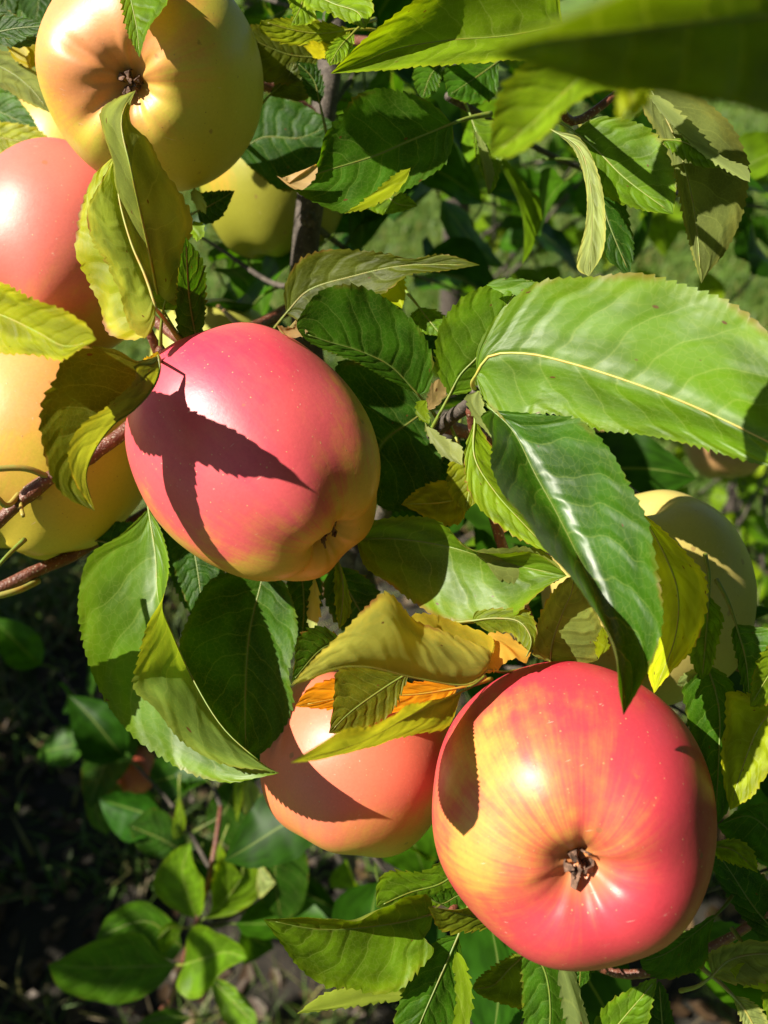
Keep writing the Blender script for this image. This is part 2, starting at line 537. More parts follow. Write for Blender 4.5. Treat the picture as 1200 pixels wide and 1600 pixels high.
def leaf(tree, mid, e1, e2, c='g', d=(27, 27), o=(0, 0), side='t', pet=None, spots=0.25, camber=0.05, wave=0.035,
         label=None, rib=1.0, M=110, stalk=None, mul=1.0, tooth=1.0, curl=False, gloss=0):
    """a leaf drawn through midrib and margins; coordinates photo pixel (+ depth in cm), base first"""
    LEAFN[0] += 1
    seed = LEAFN[0]

    def fill(pts, off=0.0, ends=None):
        n = len(pts)
        xy = [Vector((q[0], q[1])) for q in pts]
        L = [0.0]
        for i in range(1, n):
            L.append(L[-1] + (xy[i] - xy[i - 1]).length)
        out = []
        for i, q in enumerate(pts):
            f = L[i] / max(L[-1], 1e-6)
            dd = q[2] if len(q) > 2 else d[0] + (d[1] - d[0]) * f + off * sin(pi * f) ** 0.7
            out.append(P(q[0], q[1], dd))
        return out
    mp = fill(mid)
    b0 = (mid[0][0], mid[0][1], d[0]) if len(mid[0]) < 3 else mid[0]
    t0 = (mid[-1][0], mid[-1][1], d[1]) if len(mid[-1]) < 3 else mid[-1]
    a1 = fill([b0] + list(e1) + [t0], o[0])
    a2 = fill([b0] + list(e2) + [t0], o[1])
    mm, L = catmull(mp, M)
    c1, l1 = catmull(a1, M)
    c2, l2 = catmull(a2, M)
    teeth = max(3 if curl else 10, int(max(l1, l2) / 0.0031))
    if teeth * 4 > M:
        M = teeth * 4
        mm, L = catmull(mp, M)
        c1, l1 = catmull(a1, M)
        c2, l2 = catmull(a2, M)
    # which way does the e1 half face?
    acc = 0.0
    for i in range(0, M - 1, 3):
        nn = (mm[i + 1] - mm[i]).cross(c1[i] - mm[i])
        acc += nn.dot(CAMPOS - mm[i])
    flip = (acc > 0) != (side == 't')
    vs, fs, uv = loft(mm, c1, c2, M, VS, camber * (-1 if flip else 1), wave, teeth, seed, 0.0011 * tooth)
    # loft winding: row e1..mid..e2 ; make the top side carry the face normal
    f0 = fs[(M // 2) * (2 * (len(VS) - 1)) + len(VS) - 2]
    nn = (vs[f0[1]] - vs[f0[0]]).cross(vs[f0[3]] - vs[f0[0]])
    # geometric test on e1 half near the middle
    acc2 = 0.0
    K = 2 * (len(VS) - 1)
    for i in range(0, M - 1, 3):
        for k in range(len(VS) - 1):
            f = fs[i * K + k]
            q = (vs[f[1]] - vs[f[0]]).cross(vs[f[3]] - vs[f[0]])
            acc2 += q.dot(CAMPOS - vs[f[0]])
    if (acc2 > 0) != (side == 't'):
        fs = [tuple(reversed(f)) for f in fs]
    if curl:                                          # only a turned-up tip or margin shows: no midrib, few veins
        uv = [(0.35 + 0.18 * q[0], 0.74 + 0.24 * (q[1] - 0.5)) for q in uv]
    ob = mesh_obj('leaf', vs, fs, M_LEAF, tree, True, uv)
    cc = LC[c] if isinstance(c, str) else c
    j = random.Random(seed * 3 + 1)
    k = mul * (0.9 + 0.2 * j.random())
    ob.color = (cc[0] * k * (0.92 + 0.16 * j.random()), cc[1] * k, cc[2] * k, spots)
    ob.pass_index = gloss
    if label: ob['label'] = label
    if curl:
        return ob
    # petiole running on as the midrib
    tb = (mm[3] - mm[0]).normalized()
    if pet is None:
        pp = [mp[0] - tb * 0.014 + FWD * 0.006, mp[0] - tb * 0.007 + FWD * 0.0015]
    else:
        pp = [P(*q) for q in reversed(pet)]
    rp, _ = catmull(pp + [mp[0]], 10)
    ribp = [mm[int(i * (M - 1) / 30)] for i in range(0, 29)]
    rad = [0.00085 * rib * (1 - 0.055 * i) if i < 9 else 0.00040 * rib * (1 - 0.6 * (i - 9) / 28) for i in range(9 + len(ribp))]
    sunk = []
    for i, q in enumerate(ribp):                      # the midrib is sunk into the upper side
        r0 = min(int(i * (M - 1) / 30), M - 2)
        nv = Vector((0, 0, 0))
        for k in (len(VS) - 2, len(VS) - 1):
            f = fs[r0 * K + k]
            nv += (vs[f[1]] - vs[f[0]]).cross(vs[f[2]] - vs[f[0]]).normalized()
        nv = nv.normalized() if nv.length > 1e-6 else nv
        sunk.append(q - nv * rad[9 + i] * 0.55 * min(1, i / 4))
    path = rp[:-1] + sunk
    v, f = tube_geo(path, rad, 7)
    st = mesh_obj('stalk', v, f, M_STALK, ob)
    st.matrix_parent_inverse = Matrix.Identity(4)
    sc = stalk or (0.5 * cc[0] + 0.10, 0.5 * cc[1] + 0.13, 0.5 * cc[2] + 0.025)
    st.color = (sc[0], sc[1], sc[2], 1)
    return ob


# stock leaves for the parts of the trees that are not drawn one by one
def stock_leaf(seed, fold, curl, wid, M=40):
    rr = random.Random(seed)
    n = 9
    mid, a, b2 = [], [], []
    for i in range(n):
        u = i / (n - 1)
        y = u
        z = curl * (u * u) * -0.5 + 0.04 * sin(u * 5 + seed)
        x = 0.05 * sin(u * 3 + seed)
        w = wid * (sin(pi * u ** 0.82) ** 0.85) if 0 < u < 1 else 0
        m = Vector((x, y, z))
        mid.append(m)
        a.append(m + Vector((-w, 0, w * fold * (1 + 0.3 * sin(u * 4 + seed)))))
        b2.append(m + Vector((w, 0, w * fold * (1 + 0.3 * cos(u * 5 + seed)))))
    mm, _ = catmull(mid, M)
    c1, _ = catmull(a, M)
    c2, _ = catmull(b2, M)
    vs = (0.0, 0.35, 0.72, 1.0)
    v, f, uv = loft(mm, c1, c2, M, vs, 0.05, 0.06, 13, seed, 0.016)
    # petiole
    k = len(v)
    pv, pf = tube_geo(catmull([Vector((0.02, -0.28, -0.06)), Vector((0, -0.1, -0.01)), mid[0]], 5)[0], [0.012] * 5, 5)
    v = v + pv
    f = f + [tuple(q + k for q in ff) for ff in pf]
    uv = uv + [(0.5, 0.5)] * len(pv)
    # face normals up
    q = f[(M // 2) * 6 + 2]
    if (v[q[1]] - v[q[0]]).cross(v[q[3]] - v[q[0]]).z < 0:
        f = [tuple(reversed(ff)) for ff in f]
    me = bpy.data.meshes.new('leaf')
    me.from_pydata(v, [], f)
    lay = me.uv_layers.new(name='uv')
    for lp in me.loops:
        lay.data[lp.index].uv = uv[lp.vertex_index]
    me.materials.append(M_FAR)
    me.shade_smooth()
    return me


STOCK = [stock_leaf(11, 0.35, 0.3, 0.30), stock_leaf(12, 0.7, 0.5, 0.31), stock_leaf(13, 0.2, -0.2, 0.33),
         stock_leaf(14, 0.9, 0.8, 0.29), stock_leaf(15, 0.45, 0.1, 0.27), stock_leaf(16, 0.1, 0.6, 0.34)]


def put_leaf(tree, pos, along, up, length, c, rr, spots=0.1, mul=1.0):
    o = bpy.data.objects.new('leaf', rr.choice(STOCK))
    COL.objects.link(o)
    o.parent = tree
    o.matrix_parent_inverse = Matrix.Translation(-tree.location)
    y = along.normalized()
    z = (up - y * up.dot(y))
    z = z.normalized() if z.length > 1e-5 else y.orthogonal().normalized()
    x = y.cross(z)
    m = Matrix((x, y, z)).transposed().to_4x4()
    o.matrix_basis = Matrix.Translation(pos) @ m @ Matrix.Diagonal((length, length, length, 1))
    cc = LC[c] if isinstance(c, str) else c
    k = mul * (0.8 + 0.4 * rr.random())
    o.color = (cc[0] * k * (0.85 + 0.3 * rr.random()), cc[1] * k, cc[2] * k, spots)
    return o


def sprig(tree, pts, n, rr, length=(0.055, 0.08), cols='gggm', r=0.0022, up=None, mat=None, spread=0.9, droop=0.3):
    """a thin shoot with leaves set spirally along it"""
    limb('twig', pts, r * 0.8, r * 0.35, mat or M_BARK, tree, 16, 0.05, rr.random() * 9, 7)
    ps, L = catmull(pts, n + 2)
    a = rr.random() * 6.28
    for i in range(1, n + 2):
        t = (ps[min(i + 1, n + 1)] - ps[i - 1]).normalized()
        o1 = t.orthogonal().normalized()
        o2 = t.cross(o1)
        a += 2.4 + rr.uniform(-0.3, 0.3)
        dirn = (o1 * cos(a) + o2 * sin(a)) * spread + t * rr.uniform(0.3, 0.8) + Vector((0, 0, -droop * rr.random()))
        l = rr.uniform(*length)
        upv = (up or Vector((-0.35, -0.25, 0.85))) + Vector((rr.uniform(-.5, .5), rr.uniform(-.5, .5), rr.uniform(-.3, .3)))
        put_leaf(tree, ps[i] + dirn.normalized() * l * 0.25, dirn, upv, l, rr.choice(cols), rr, rr.random() * 0.3)


# ------------------------------------------------------------------ apples
PROFILE = [(0.0, 0.52), (0.07, 0.55), (0.15, 0.68), (0.27, 0.83), (0.42, 0.905), (0.60, 0.87), (0.80, 0.70), (0.94, 0.42),
           (1.0, 0.08), (0.975, -0.22), (0.89, -0.50), (0.75, -0.73), (0.575, -0.87), (0.41, -0.925), (0.28, -0.915), (0.185, -0.855),
           (0.115, -0.785), (0.055, -0.75), (0.0, -0.745)]


def apple(name, label, x, y, d, r, calyx, mat, long=1.0, lobes=1.0, roll=0.0, taper=0.0, seed=1, stem_to=None, group=None,
          stub=False, skew=0.0, folds=()):
    c = P(x, y, d)
    t = thing(name, label, 'apple', c, group)
    z = -(V(*calyx).normalized())
    xx = z.orthogonal().normalized()
    yy = z.cross(xx)
    rot = Matrix((xx, yy, z)).transposed() @ Matrix.Rotation(roll, 3, 'Z')
    rings, seg = 72, 96
    prof, _ = catmull([Vector((a, b, 0)) for a, b in PROFILE], rings)
    verts, faces = [], []
    for i in range(rings):
        pr, pz = prof[i].x, prof[i].y
        if i in (0, rings - 1): pr = 0.0
        low = min(1, max(0, (-pz - 0.05) / 0.75)) if i > rings / 2 else 0
        hi = min(1, max(0, (pz - 0.3) / 0.5)) if i < rings / 2 else 0
        inner = max(0.0, 1 - pr / 0.62)
        for k in range(seg):
            a = 2 * pi * k / seg
            lob = cos(5 * a + seed) + 0.45 * cos(2 * a + seed * 2.3) + 0.3 * cos(3 * a + seed)
            rr_ = pr * (1 + 0.028 * lobes * lob * low * (0.5 + pr * 0.5) + 0.012 * lobes * lob * hi)
            rr_ *= 1 - taper * (0.5 - pz * 0.5)
            zz = pz * long - 0.030 * lobes * lob * low * (1 - inner * 0.4) + 0.012 * hi * lob
            # fine pleats round the calyx
            pl = math.exp(-((pr - 0.24) / 0.13) ** 2) if i > rings / 2 else 0
            zz += 0.007 * lobes * pl * (cos(10 * a + seed * 3) + 0.6 * cos(17 * a + seed))
            for (fa, fw, fd) in folds:
                da = (a - fa + pi) % (2 * pi) - pi
                zz += fd * math.exp(-(da / fw) ** 2) * (math.exp(-((pr - 0.42) / 0.22) ** 2) if i > rings / 2 else 0)
            p = Vector((rr_ * cos(a), rr_ * sin(a), zz))
            p.x += skew * (zz) * 0.12
            p += p.normalized() * 0.022 * noise.noise(p * 1.3 + Vector((seed * 3.7, 0, 0)))
            verts.append(p)
    for i in range(rings - 1):
        for k in range(seg):
            a, b2 = i * seg + k, i * seg + (k + 1) % seg
            faces.append((a, a + seg, b2 + seg, b2))
    bm = bmesh.new()
    bv = [bm.verts.new(v) for v in verts]
    for f in faces:
        try: bm.faces.new([bv[q] for q in f])
        except ValueError: pass
    bmesh.ops.remove_doubles(bm, verts=bm.verts, dist=1e-5)
    bmesh.ops.recalc_face_normals(bm, faces=bm.faces)
    me = bpy.data.meshes.new('flesh')
    bm.to_mesh(me)
    bm.free()
    me.materials.append(mat)
    me.shade_smooth()
    m4 = rot.to_4x4() @ Matrix.Diagonal((r, r, r, 1))

    def child(nm, me_):
        o = bpy.data.objects.new(nm, me_)
        COL.objects.link(o)
        o.parent = t
        o.matrix_basis = m4
        return o
    child('flesh', me)
    # calyx: five dry curled sepals and a stub of stamens
    rr = random.Random(seed * 11)
    v, f = [], []
    zc = -0.74 * long
    for s in range(5):
        a = 2 * pi * s / 5 + rr.uniform(-0.3, 0.3) + seed
        ca, sa = cos(a), sin(a)
        tw = rr.uniform(-0.05, 0.05)
        prof_s = [(0.04, 0.02, 0.034), (0.075, -0.025, 0.036), (0.08 + rr.uniform(-.02, .02), -0.075, 0.028), (0.05 + rr.uniform(-.03, .07), -0.115 + rr.uniform(-.02, .03), 0.018), (0.02 + rr.uniform(-.03, .11), -0.14 + rr.uniform(-.03, .05), 0.004)]
        k0 = len(v)
        for (pr, dz, w) in prof_s:
            for sg, th in ((-1, 0), (1, 0), (1, 0.012), (-1, 0.012)):
                q = pr + th
                v.append(Vector((q * ca - sg * w * sa + tw * dz, q * sa + sg * w * ca, zc + dz + 0.01 * sg * rr.random())))
        for i in range(4):
            for e in range(4):
                f.append((k0 + i * 4 + e, k0 + i * 4 + (e + 1) % 4, k0 + (i + 1) * 4 + (e + 1) % 4, k0 + (i + 1) * 4 + e))
        f.append((k0, k0 + 1, k0 + 2, k0 + 3))
        f.append((k0 + 16, k0 + 17, k0 + 18, k0 + 19))
    for s in range(9):
        a = rr.random() * 6.28
        q = rr.uniform(0.0, 0.05)
        p0 = Vector((q * cos(a), q * sin(a), zc + 0.03))
        p1 = Vector((q * 1.5 * cos(a + .6), q * 1.5 * sin(a + .6), zc - rr.uniform(0.07, 0.15)))
        tv, tf = tube_geo([p0, (p0 + p1) / 2 + Vector((0.008, 0, 0)), p1], [0.011, 0.009, 0.013], 5)
        k0 = len(v)
        v += tv
        f += [tuple(q2 + k0 for q2 in ff) for ff in tf]
    me2 = bpy.data.meshes.new('calyx')
    me2.from_pydata(v, [], f)
    me2.materials.append(M_CALYX)
    child('calyx', me2)
    # stem
    top = c + (rot @ Vector((0, 0, 0.5 * long))) * r
    axis = rot @ Vector((0, 0, 1))
    end = stem_to if stem_to is not None else top + axis * 0.024 + Vector((0, 0, 0.006))
    ps, _ = catmull([top, top + axis * min(0.015, (end - top).length * 0.6), end], 10)
    rad = [0.0013, 0.0012, 0.0011, 0.0011, 0.0011, 0.0012, 0.0012, 0.0013, 0.0016, 0.002]
    sv, sf = tube_geo(ps, rad, 8)
    so_ = mesh_obj('stem', [p - c for p in sv], sf, M_STEM)
    so_.parent = t
    so_.matrix_parent_inverse = Matrix.Identity(4)
    return t, rot


def own(rotdir, calyx, roll):
    """a camera-aligned direction expressed in the apple's own axes"""
    z = -(V(*calyx).normalized())
    xx = z.orthogonal().normalized()
    yy = z.cross(xx)
    rot = Matrix((xx, yy, z)).transposed() @ Matrix.Rotation(roll, 3, 'Z')
    return rot.transposed() @ V(*rotdir).normalized()

# ------------------------------------------------------------------ ground
M_LAWN = soil_material('lawn soil', ((0.02, 0.04, 0.006), (0.13, 0.20, 0.02), (0.08, 0.15, 0.012)), 9.0)
M_SOIL = soil_material('dark mulch', ((0.012, 0.009, 0.006), (0.04, 0.03, 0.02), (0.02, 0.018, 0.01)), 60.0)
M_GRASS = blade_material('grass blades', (0.065, 0.13, 0.016), (0.10, 0.17, 0.022), (0.22, 0.20, 0.06))
M_DRY = blade_material('dry stalks', (0.16, 0.12, 0.06), (0.09, 0.07, 0.04), (0.28, 0.22, 0.12))


def hgt(x, y):
    return 0.03 * noise.noise(Vector((x * 0.9, y * 0.9, 0))) + 0.012 * noise.noise(Vector((x * 4, y * 4, 3)))


def ground():
    v, f = [], []
    xs = [-60, -30, -14, -8, -5] + [-4 + 0.12 * i for i in range(76)] + [6, 9, 15, 30, 60]
    ys = [-40, -15, -5, -2] + [-0.6 + 0.12 * i for i in range(80)] + [10, 13, 18, 30, 60, 120]
    for y in ys:
        for x in xs:
            v.append((x, y, hgt(x, y)))
    n = len(xs)
    for j in range(len(ys) - 1):
        for i in range(n - 1):
            a = j * n + i
            f.append((a, a + 1, a + n + 1, a + n))
    o = mesh_obj('ground', v, f, M_LAWN)
    tag(o, kind='structure')
    # bare mulch under the tree
    v, f = [], []
    n = 48
    v.append((0.0, 0.95, hgt(0, 0.95) + 0.02))
    for k in range(n):
        a = 2 * pi * k / n
        for q, rr in ((0, 0.55), (1, 1.0)):
            rad = rr * (1 + 0.18 * noise.noise(Vector((cos(a) * 1.5, sin(a) * 1.5, 2))))
            x, y = 1.15 * rad * cos(a), 0.95 + 0.85 * rad * sin(a)
            v.append((x, y, hgt(x, y) + (0.02 if q == 0 else 0.003)))
    for k in range(n):
        k2 = (k + 1) % n
        f.append((0, 1 + 2 * k, 1 + 2 * k2))
        f.append((1 + 2 * k, 2 + 2 * k, 2 + 2 * k2, 1 + 2 * k2))
    tag(mesh_obj('mulch_bed', v, f, M_SOIL), kind='structure')


def blades(name, label, cat, mat, n, region, h, w, seed, lie=0.3):
    rr = random.Random(seed)
    v, f = [], []
    i = 0
    while i < n:
        p = region(rr)
        if p is None: continue
        x, y = p
        i += 1
        z = hgt(x, y) - 0.003
        a = rr.random() * 6.28
        hh = h * rr.uniform(0.5, 1.3)
        ww = w * rr.uniform(0.7, 1.3)
        ln = Vector((cos(a), sin(a), 0)) * hh * rr.uniform(0.1, 1.0) * (1 + lie)
        b = Vector((-sin(a), cos(a), 0)) * ww
        p0 = Vector((x, y, z))
        p1 = p0 + ln * 0.35 + Vector((0, 0, hh * 0.62))
        p2 = p0 + ln + Vector((0, 0, hh * (1.0 - lie * rr.random())))
        k = len(v)
        v += [p0 - b, p0 + b, p1 + b * 0.8, p1 - b * 0.8, p2]
        f += [(k, k + 1, k + 2, k + 3), (k + 3, k + 2, k + 4)]
    o = mesh_obj(name, v, f, mat, None, False)
    tag(o, label, cat, kind='stuff')
    return o


ground()


def lawn_region(rr):
    y = 0.7 + 6.0 * rr.random() ** 1.6
    half = 0.62 * y + 0.6
    x = rr.uniform(-half, half)
    if (x / 1.1) ** 2 + ((y - 0.95) / 0.8) ** 2 < 0.8 and rr.random() < 0.93: return None
    return x, y


def bed_region(rr):
    x, y = rr.uniform(-1.2, 1.2), rr.uniform(0.2, 1.8)
    if noise.noise(Vector((x * 4, y * 4, 8))) < 0.05: return None
    return x, y


blades('lawn_grass', 'short sunlit lawn grass beyond the apple tree', 'grass', M_GRASS, 80000, lawn_region, 0.075, 0.0032, 3)
blades('bed_grass', 'sparse grass tufts in the dark mulch under the branch', 'grass', M_GRASS, 6000, bed_region, 0.13, 0.0016, 4)
blades('dry_stalks', 'dry straw and dead stems lying on the dark mulch', 'straw', M_DRY, 2600, bed_region, 0.10, 0.0014, 5, 0.85)

# ------------------------------------------------------------------ the apple tree
tree = thing('apple_tree', 'leafy apple tree bearing the ripe red and yellow apples', 'tree', Vector((-0.06, 0.62, 0.0)))
# main upright limb, from the ground up behind the fruit
limb('trunk', [Vector((-0.06, 0.62, -0.05)), Vector((-0.05, 0.55, 0.45)), P(640, 1180, 52), P(560, 900, 45), P(492, 620, 40.5), P(474, 450, 39.5),
               P(481, 345, 39.2), P(503, 190, 39.5), P(520, 60, 41), P(530, -120, 44)], 0.018, 0.0052, M_BARK, tree, 90, 0.09, 3, 16,
     knots=((0.795, 0.13, 0.006), (0.62, 0.2, 0.01)))
# knot with a small ring on the limb
kv, kf = tube_geo([P(481, 343, 39.6), P(482, 343, 38.4), P(482, 343, 38.15), P(482, 343, 38.4)], [0.0048, 0.0040, 0.0024, 0.0010], 14)
mesh_obj('knot', kv, kf, M_BARK, tree)
# young branch sweeping in from the left, under the middle apple
limb('branch', [P(-130, 905, 27.5), P(-30, 838, 27.8), P(70, 752, 28.2), P(146, 709, 28.5), P(215, 655, 29.2), P(262, 585, 30.2), P(300, 545, 31.5), P(380, 520, 35), P(474, 470, 39.5)],
     0.0021, 0.0030, M_TWIG, tree, 60, 0.05, 1, 12, knots=((0.30, 0.25, 0.012), (0.21, 0.3, 0.015)))
limb('branch', [P(-120, 955, 29.5), P(0, 919, 30), P(56, 892, 30.5), P(105, 872, 31.5), P(180, 830, 34), P(330, 760, 37), P(530, 790, 43)], 0.0022, 0.0030, M_TWIG, tree, 40, 0.05, 2, 10)
limb('branch', [P(262, 585, 30.2), P(252, 556, 29.3), P(236, 525, 28.5), P(215, 480, 28.2)], 0.0021, 0.0013, M_TWIG, tree, 24, 0.08, 4, 10, knots=((0.45, 0.35, 0.06),))
limb('branch', [P(262, 585, 30.2), P(285, 568, 29.3), P(268, 560, 28.6), P(245, 545, 28.2)], 0.0019, 0.0013, M_TWIG, tree, 18, 0.08, 5, 10)
limb('branch', [P(560, 900, 45), P(620, 760, 36), P(690, 665, 30), P(735, 630, 27.5), P(748, 612, 26.4)], 0.0045, 0.0022, M_BARK, tree, 40, 0.07, 6, 12)
limb('branch', [P(735, 630, 27.5), P(760, 760, 30), P(800, 900, 31), P(850, 1010, 31.5), P(900, 1060, 31.5)], 0.0022, 0.0018, M_TWIG, tree, 30, 0.06, 7, 10)
limb('branch', [P(690, 665, 30), P(880, 720, 36), P(1010, 790, 38.5), P(1120, 1020, 33), P(1230, 1060, 29)], 0.0028, 0.0016, M_TWIG, tree, 30, 0.06, 8, 10)
limb('branch', [P(560, 900, 45), P(640, 1050, 37), P(690, 1100, 33), P(740, 1330, 31), P(700, 1440, 27.5)], 0.003, 0.0016, M_TWIG, tree, 30, 0.06, 9, 10)
limb('branch', [P(740, 1330, 31), P(960, 1520, 31), P(1110, 1480, 29.5), P(1240, 1400, 28)], 0.0020, 0.0014, M_TWIG, tree, 30, 0.06, 10, 10)
limb('branch', [P(503, 190, 39.5), P(430, 140, 38), P(330, 110, 36.5), P(180, 30, 35.5), P(60, -40, 34)], 0.003, 0.0018, M_TWIG, tree, 30, 0.06, 11, 10)
limb('branch', [P(520, 60, 41), P(640, 72, 34), P(760, 76, 29.6), P(880, 70, 24), P(1000, 20, 19.5)], 0.0024, 0.0016, M_TWIG, tree, 30, 0.06, 12, 10)
limb('branch', [P(860, 72, 25), P(893, 190, 28.2), P(1000, 118, 29), P(1100, 60, 29.5)], 0.0016, 0.0012, M_TWIG, tree, 20, 0.06, 13, 10)
limb('branch', [P(300, 545, 31.5), P(150, 430, 36), P(60, 340, 38), P(-60, 200, 38)], 0.0022, 0.0016, M_TWIG, tree, 24, 0.06, 14, 10)

# apples ---------------------------------------------------------------
YEL = (0.55, 0.30, 0.06)
PALE = (0.40, 0.32, 0.09)
GRN = (0.28, 0.27, 0.028)
RED = (0.52, 0.040, 0.060)
PINK = (0.60, 0.105, 0.095)
SAL = (0.60, 0.20, 0.075)


def fruit(label, x, y, d, r, calyx, base, blush, bdir, lo, hi, deep=None, roll=0.0, **kw):
    mt = apple_material('apple skin', base, blush, own(bdir, calyx, roll), lo, hi, deep)
    return apple('apple', label, x, y, d, r, calyx, mt, roll=roll, **kw)


fruit('large crimson blushed apple with its open calyx showing, beside the salmon apple', 889, 1257, 25.6, 0.0424, (-0.14, -0.10, 0.98), YEL, RED, (0.62, -0.20, -0.76), -1.32, -0.42,
      (0.50, 0.012, 0.035), roll=0.5, seed=2.0, long=1.06, stem_to=P(880, 1062, 31.4), lobes=0.55)
fruit('pink red apple crossed by a diagonal leaf shadow, beside the reddish twig', 404, 714, 27.6, 0.0396, (0.62, -0.66, 0.34), (0.52, 0.32, 0.05), (0.60, 0.080, 0.095), (-0.35, 0.45, 0.80), -0.10, 0.62,
      (0.56, 0.022, 0.075), roll=0.2, seed=1.3, long=1.10, stem_to=P(262, 572, 29.4), lobes=1.0, taper=0.08)
fruit('peach and yellow green apple with creased dark calyx below overhanging leaf tip', 242, 122, 30.2, 0.0388, (-0.01, -0.48, 0.86), (0.52, 0.45, 0.055), (0.64, 0.24, 0.09), (-0.25, 0.1, 0.9), 0.15, 1.2,
      roll=1.1, seed=3.1, long=1.0, stem_to=P(262, 118, 36), lobes=0.8, folds=((2.2, 0.16, 0.05), (3.4, 0.13, 0.05)))
fruit('glossy coral red apple behind the yellowing spotted leaf', 103, 393, 34.6, 0.0402, (-0.35, -0.87, 0.25), (0.58, 0.36, 0.06), (0.64, 0.14, 0.11), (-0.1, 0.6, 0.75), -0.45, 0.6, roll=0.9, seed=4.2, stem_to=P(60, 340, 38))
fruit('orange yellow apple behind the reddish twig and the curled olive leaf', 66, 700, 32.0, 0.0420, (-0.35, -0.87, 0.3), (0.52, 0.40, 0.04), (0.66, 0.30, 0.10), (-0.7, 0.6, 0.5), -0.25, 0.95, roll=0.4, seed=5.5, long=1.0, stem_to=P(128, 560, 37))
fruit('salmon apple half hidden behind the large crimson apple', 558, 1187, 31.0, 0.0357, (-0.25, -0.9, 0.1), (0.54, 0.37, 0.06), (0.62, 0.15, 0.085), (-0.25, 0.65, 0.7), -0.35, 0.75, roll=0.7, seed=6.4, long=0.9, lobes=0.4, stem_to=P(640, 1052, 36))
fruit('pale yellow apple in shade behind the glossy folded leaf', 1008, 928, 32.5, 0.0396, (0.2, -0.85, -0.2), PALE, (0.5, 0.25, 0.06), (-0.9, 0.6, 0.1), 0.75, 1.5, roll=0.1, seed=7.3, long=1.0, stem_to=P(1005, 795, 38))
fruit('yellow green apple behind the upright grey limb', 428, 288, 44.5, 0.0385, (0.1, -0.9, -0.3), GRN, (0.45, 0.30, 0.04), (-0.8, 0.2, 0.6), 0.6, 1.4, roll=0.6, seed=8.8, stem_to=P(430, 142, 39))
fruit('pale green apple peeping out above the diagonally shadowed pink apple', 338, 572, 47, 0.036, (0.1, -0.9, 0.1), (0.34, 0.33, 0.06), (0.4, 0.3, 0.05), (-0.8, 0.2, 0.6), 0.9, 1.6, roll=0.6, seed=9.8, stem_to=P(385, 518, 36))
fruit('yellow apple wedged between the creased peach apple and the coral apple', 122, 262, 43, 0.0365, (0.1, -0.9, 0.1), (0.55, 0.40, 0.07), (0.55, 0.25, 0.06), (-0.8, 0.5, 0.3), 0.5, 1.3, roll=0.6, seed=10.8, stem_to=P(100, 380, 37.5))
fruit('pale apple under the broad leaf with a light midrib', 921, 688, 52, 0.027, (0.0, -1, 0.1), PALE, (0.5, 0.28, 0.08), (-0.8, 0.2, 0.6), 0.4, 1.4, roll=0.6, seed=11.8, stem_to=P(880, 722, 37))
fruit('dusky pink apple in shade below the broad leaf tip', 1132, 688, 66, 0.031, (0.0, -1, 0.1), (0.34, 0.27, 0.10), (0.38, 0.20, 0.09), (0.0, 0.2, 0.9), -0.3, 0.8, roll=0.6, seed=12.8)
fruit('small dull red apple low in the shade near the leafy shoot', 205, 1204, 80, 0.024, (0.3, -1, 0.3), (0.36, 0.20, 0.05), (0.42, 0.085, 0.05), (0.0, 0.2, 0.9), -0.6, 0.5, roll=0.6, seed=13.8)


# unseen crown added above the picture to shade what stands behind the fruit
def over(r):
    if r.random() < 0.62:
        return Vector((r.uniform(0.05, 1.1), r.uniform(-0.7, 0.7), r.uniform(1.88, 2.5)))
    return Vector((r.uniform(-0.5, 0.5), r.uniform(0.55, 1.5), r.uniform(1.72, 2.35)))

# ------------------------------------------------------------------ the leaves of the tree, one by one
def L(mid, e1, e2, c='g', d=(27, 27), o=(0, 0), side='t', **kw):
    return leaf(tree, mid, e1, e2, c, d, o, side, **kw)


def KL(*a, **kw):
    return L(*a, curl=True, **kw)


# broad leaf with the pale midrib
L([(744, 586), (762, 558), (815, 552), (900, 570), (1060, 625), (1200, 690), (1300, 745)],
  [(746, 545), (772, 498), (812, 458), (845, 440), (925, 432), (1000, 426), (1090, 450), (1180, 500), (1265, 620)],
  [(748, 606), (767, 637), (812, 670), (830, 650), (867, 648), (933, 671), (1012, 681), (1096, 700), (1171, 722), (1240, 735)],
  (0.092, 0.178, 0.003), (25.6, 20.2), (0.5, 0.5), pet=[(738, 600, 26.2), (744, 612, 26.6)], spots=0.4, camber=0.05, wave=0.02, rib=1.15, gloss=1, mul=1.1,
  stalk=(0.36, 0.37, 0.07), label='broad sunlit leaf with pale midrib')
# glossy folded leaf below it
L([(768, 640), (800, 671), (837, 742), (867, 796), (896, 854), (923, 910), (952, 985), (972, 1060), (974, 1118)],
  [(850, 648), (905, 655), (940, 685), (967, 725), (1004, 800), (1021, 854), (1034, 927), (1037, 970), (1026, 1017), (1000, 1073)],
  [(752, 650), (770, 687), (765, 733), (787, 775), (837, 829), (885, 895), (937, 970), (962, 1025), (968, 1080)],
  'g', (25.4, 21.0), (-1.4, -2.9), pet=[(752, 625, 25.9), (748, 612, 26.4)], spots=0.35, gloss=2, camber=0.02, wave=0.025, label='glossy deep green leaf folded along its midrib')
L([(742, 655), (742, 715), (775, 770), (820, 820), (866, 868)], [(727, 700), (731, 765), (755, 800), (800, 836), (832, 853)], [(770, 700), (800, 760), (840, 810)],
  'l', (26.6, 25), (0, 0.4), spots=0.9, label='leaf with red brown specks along one margin')
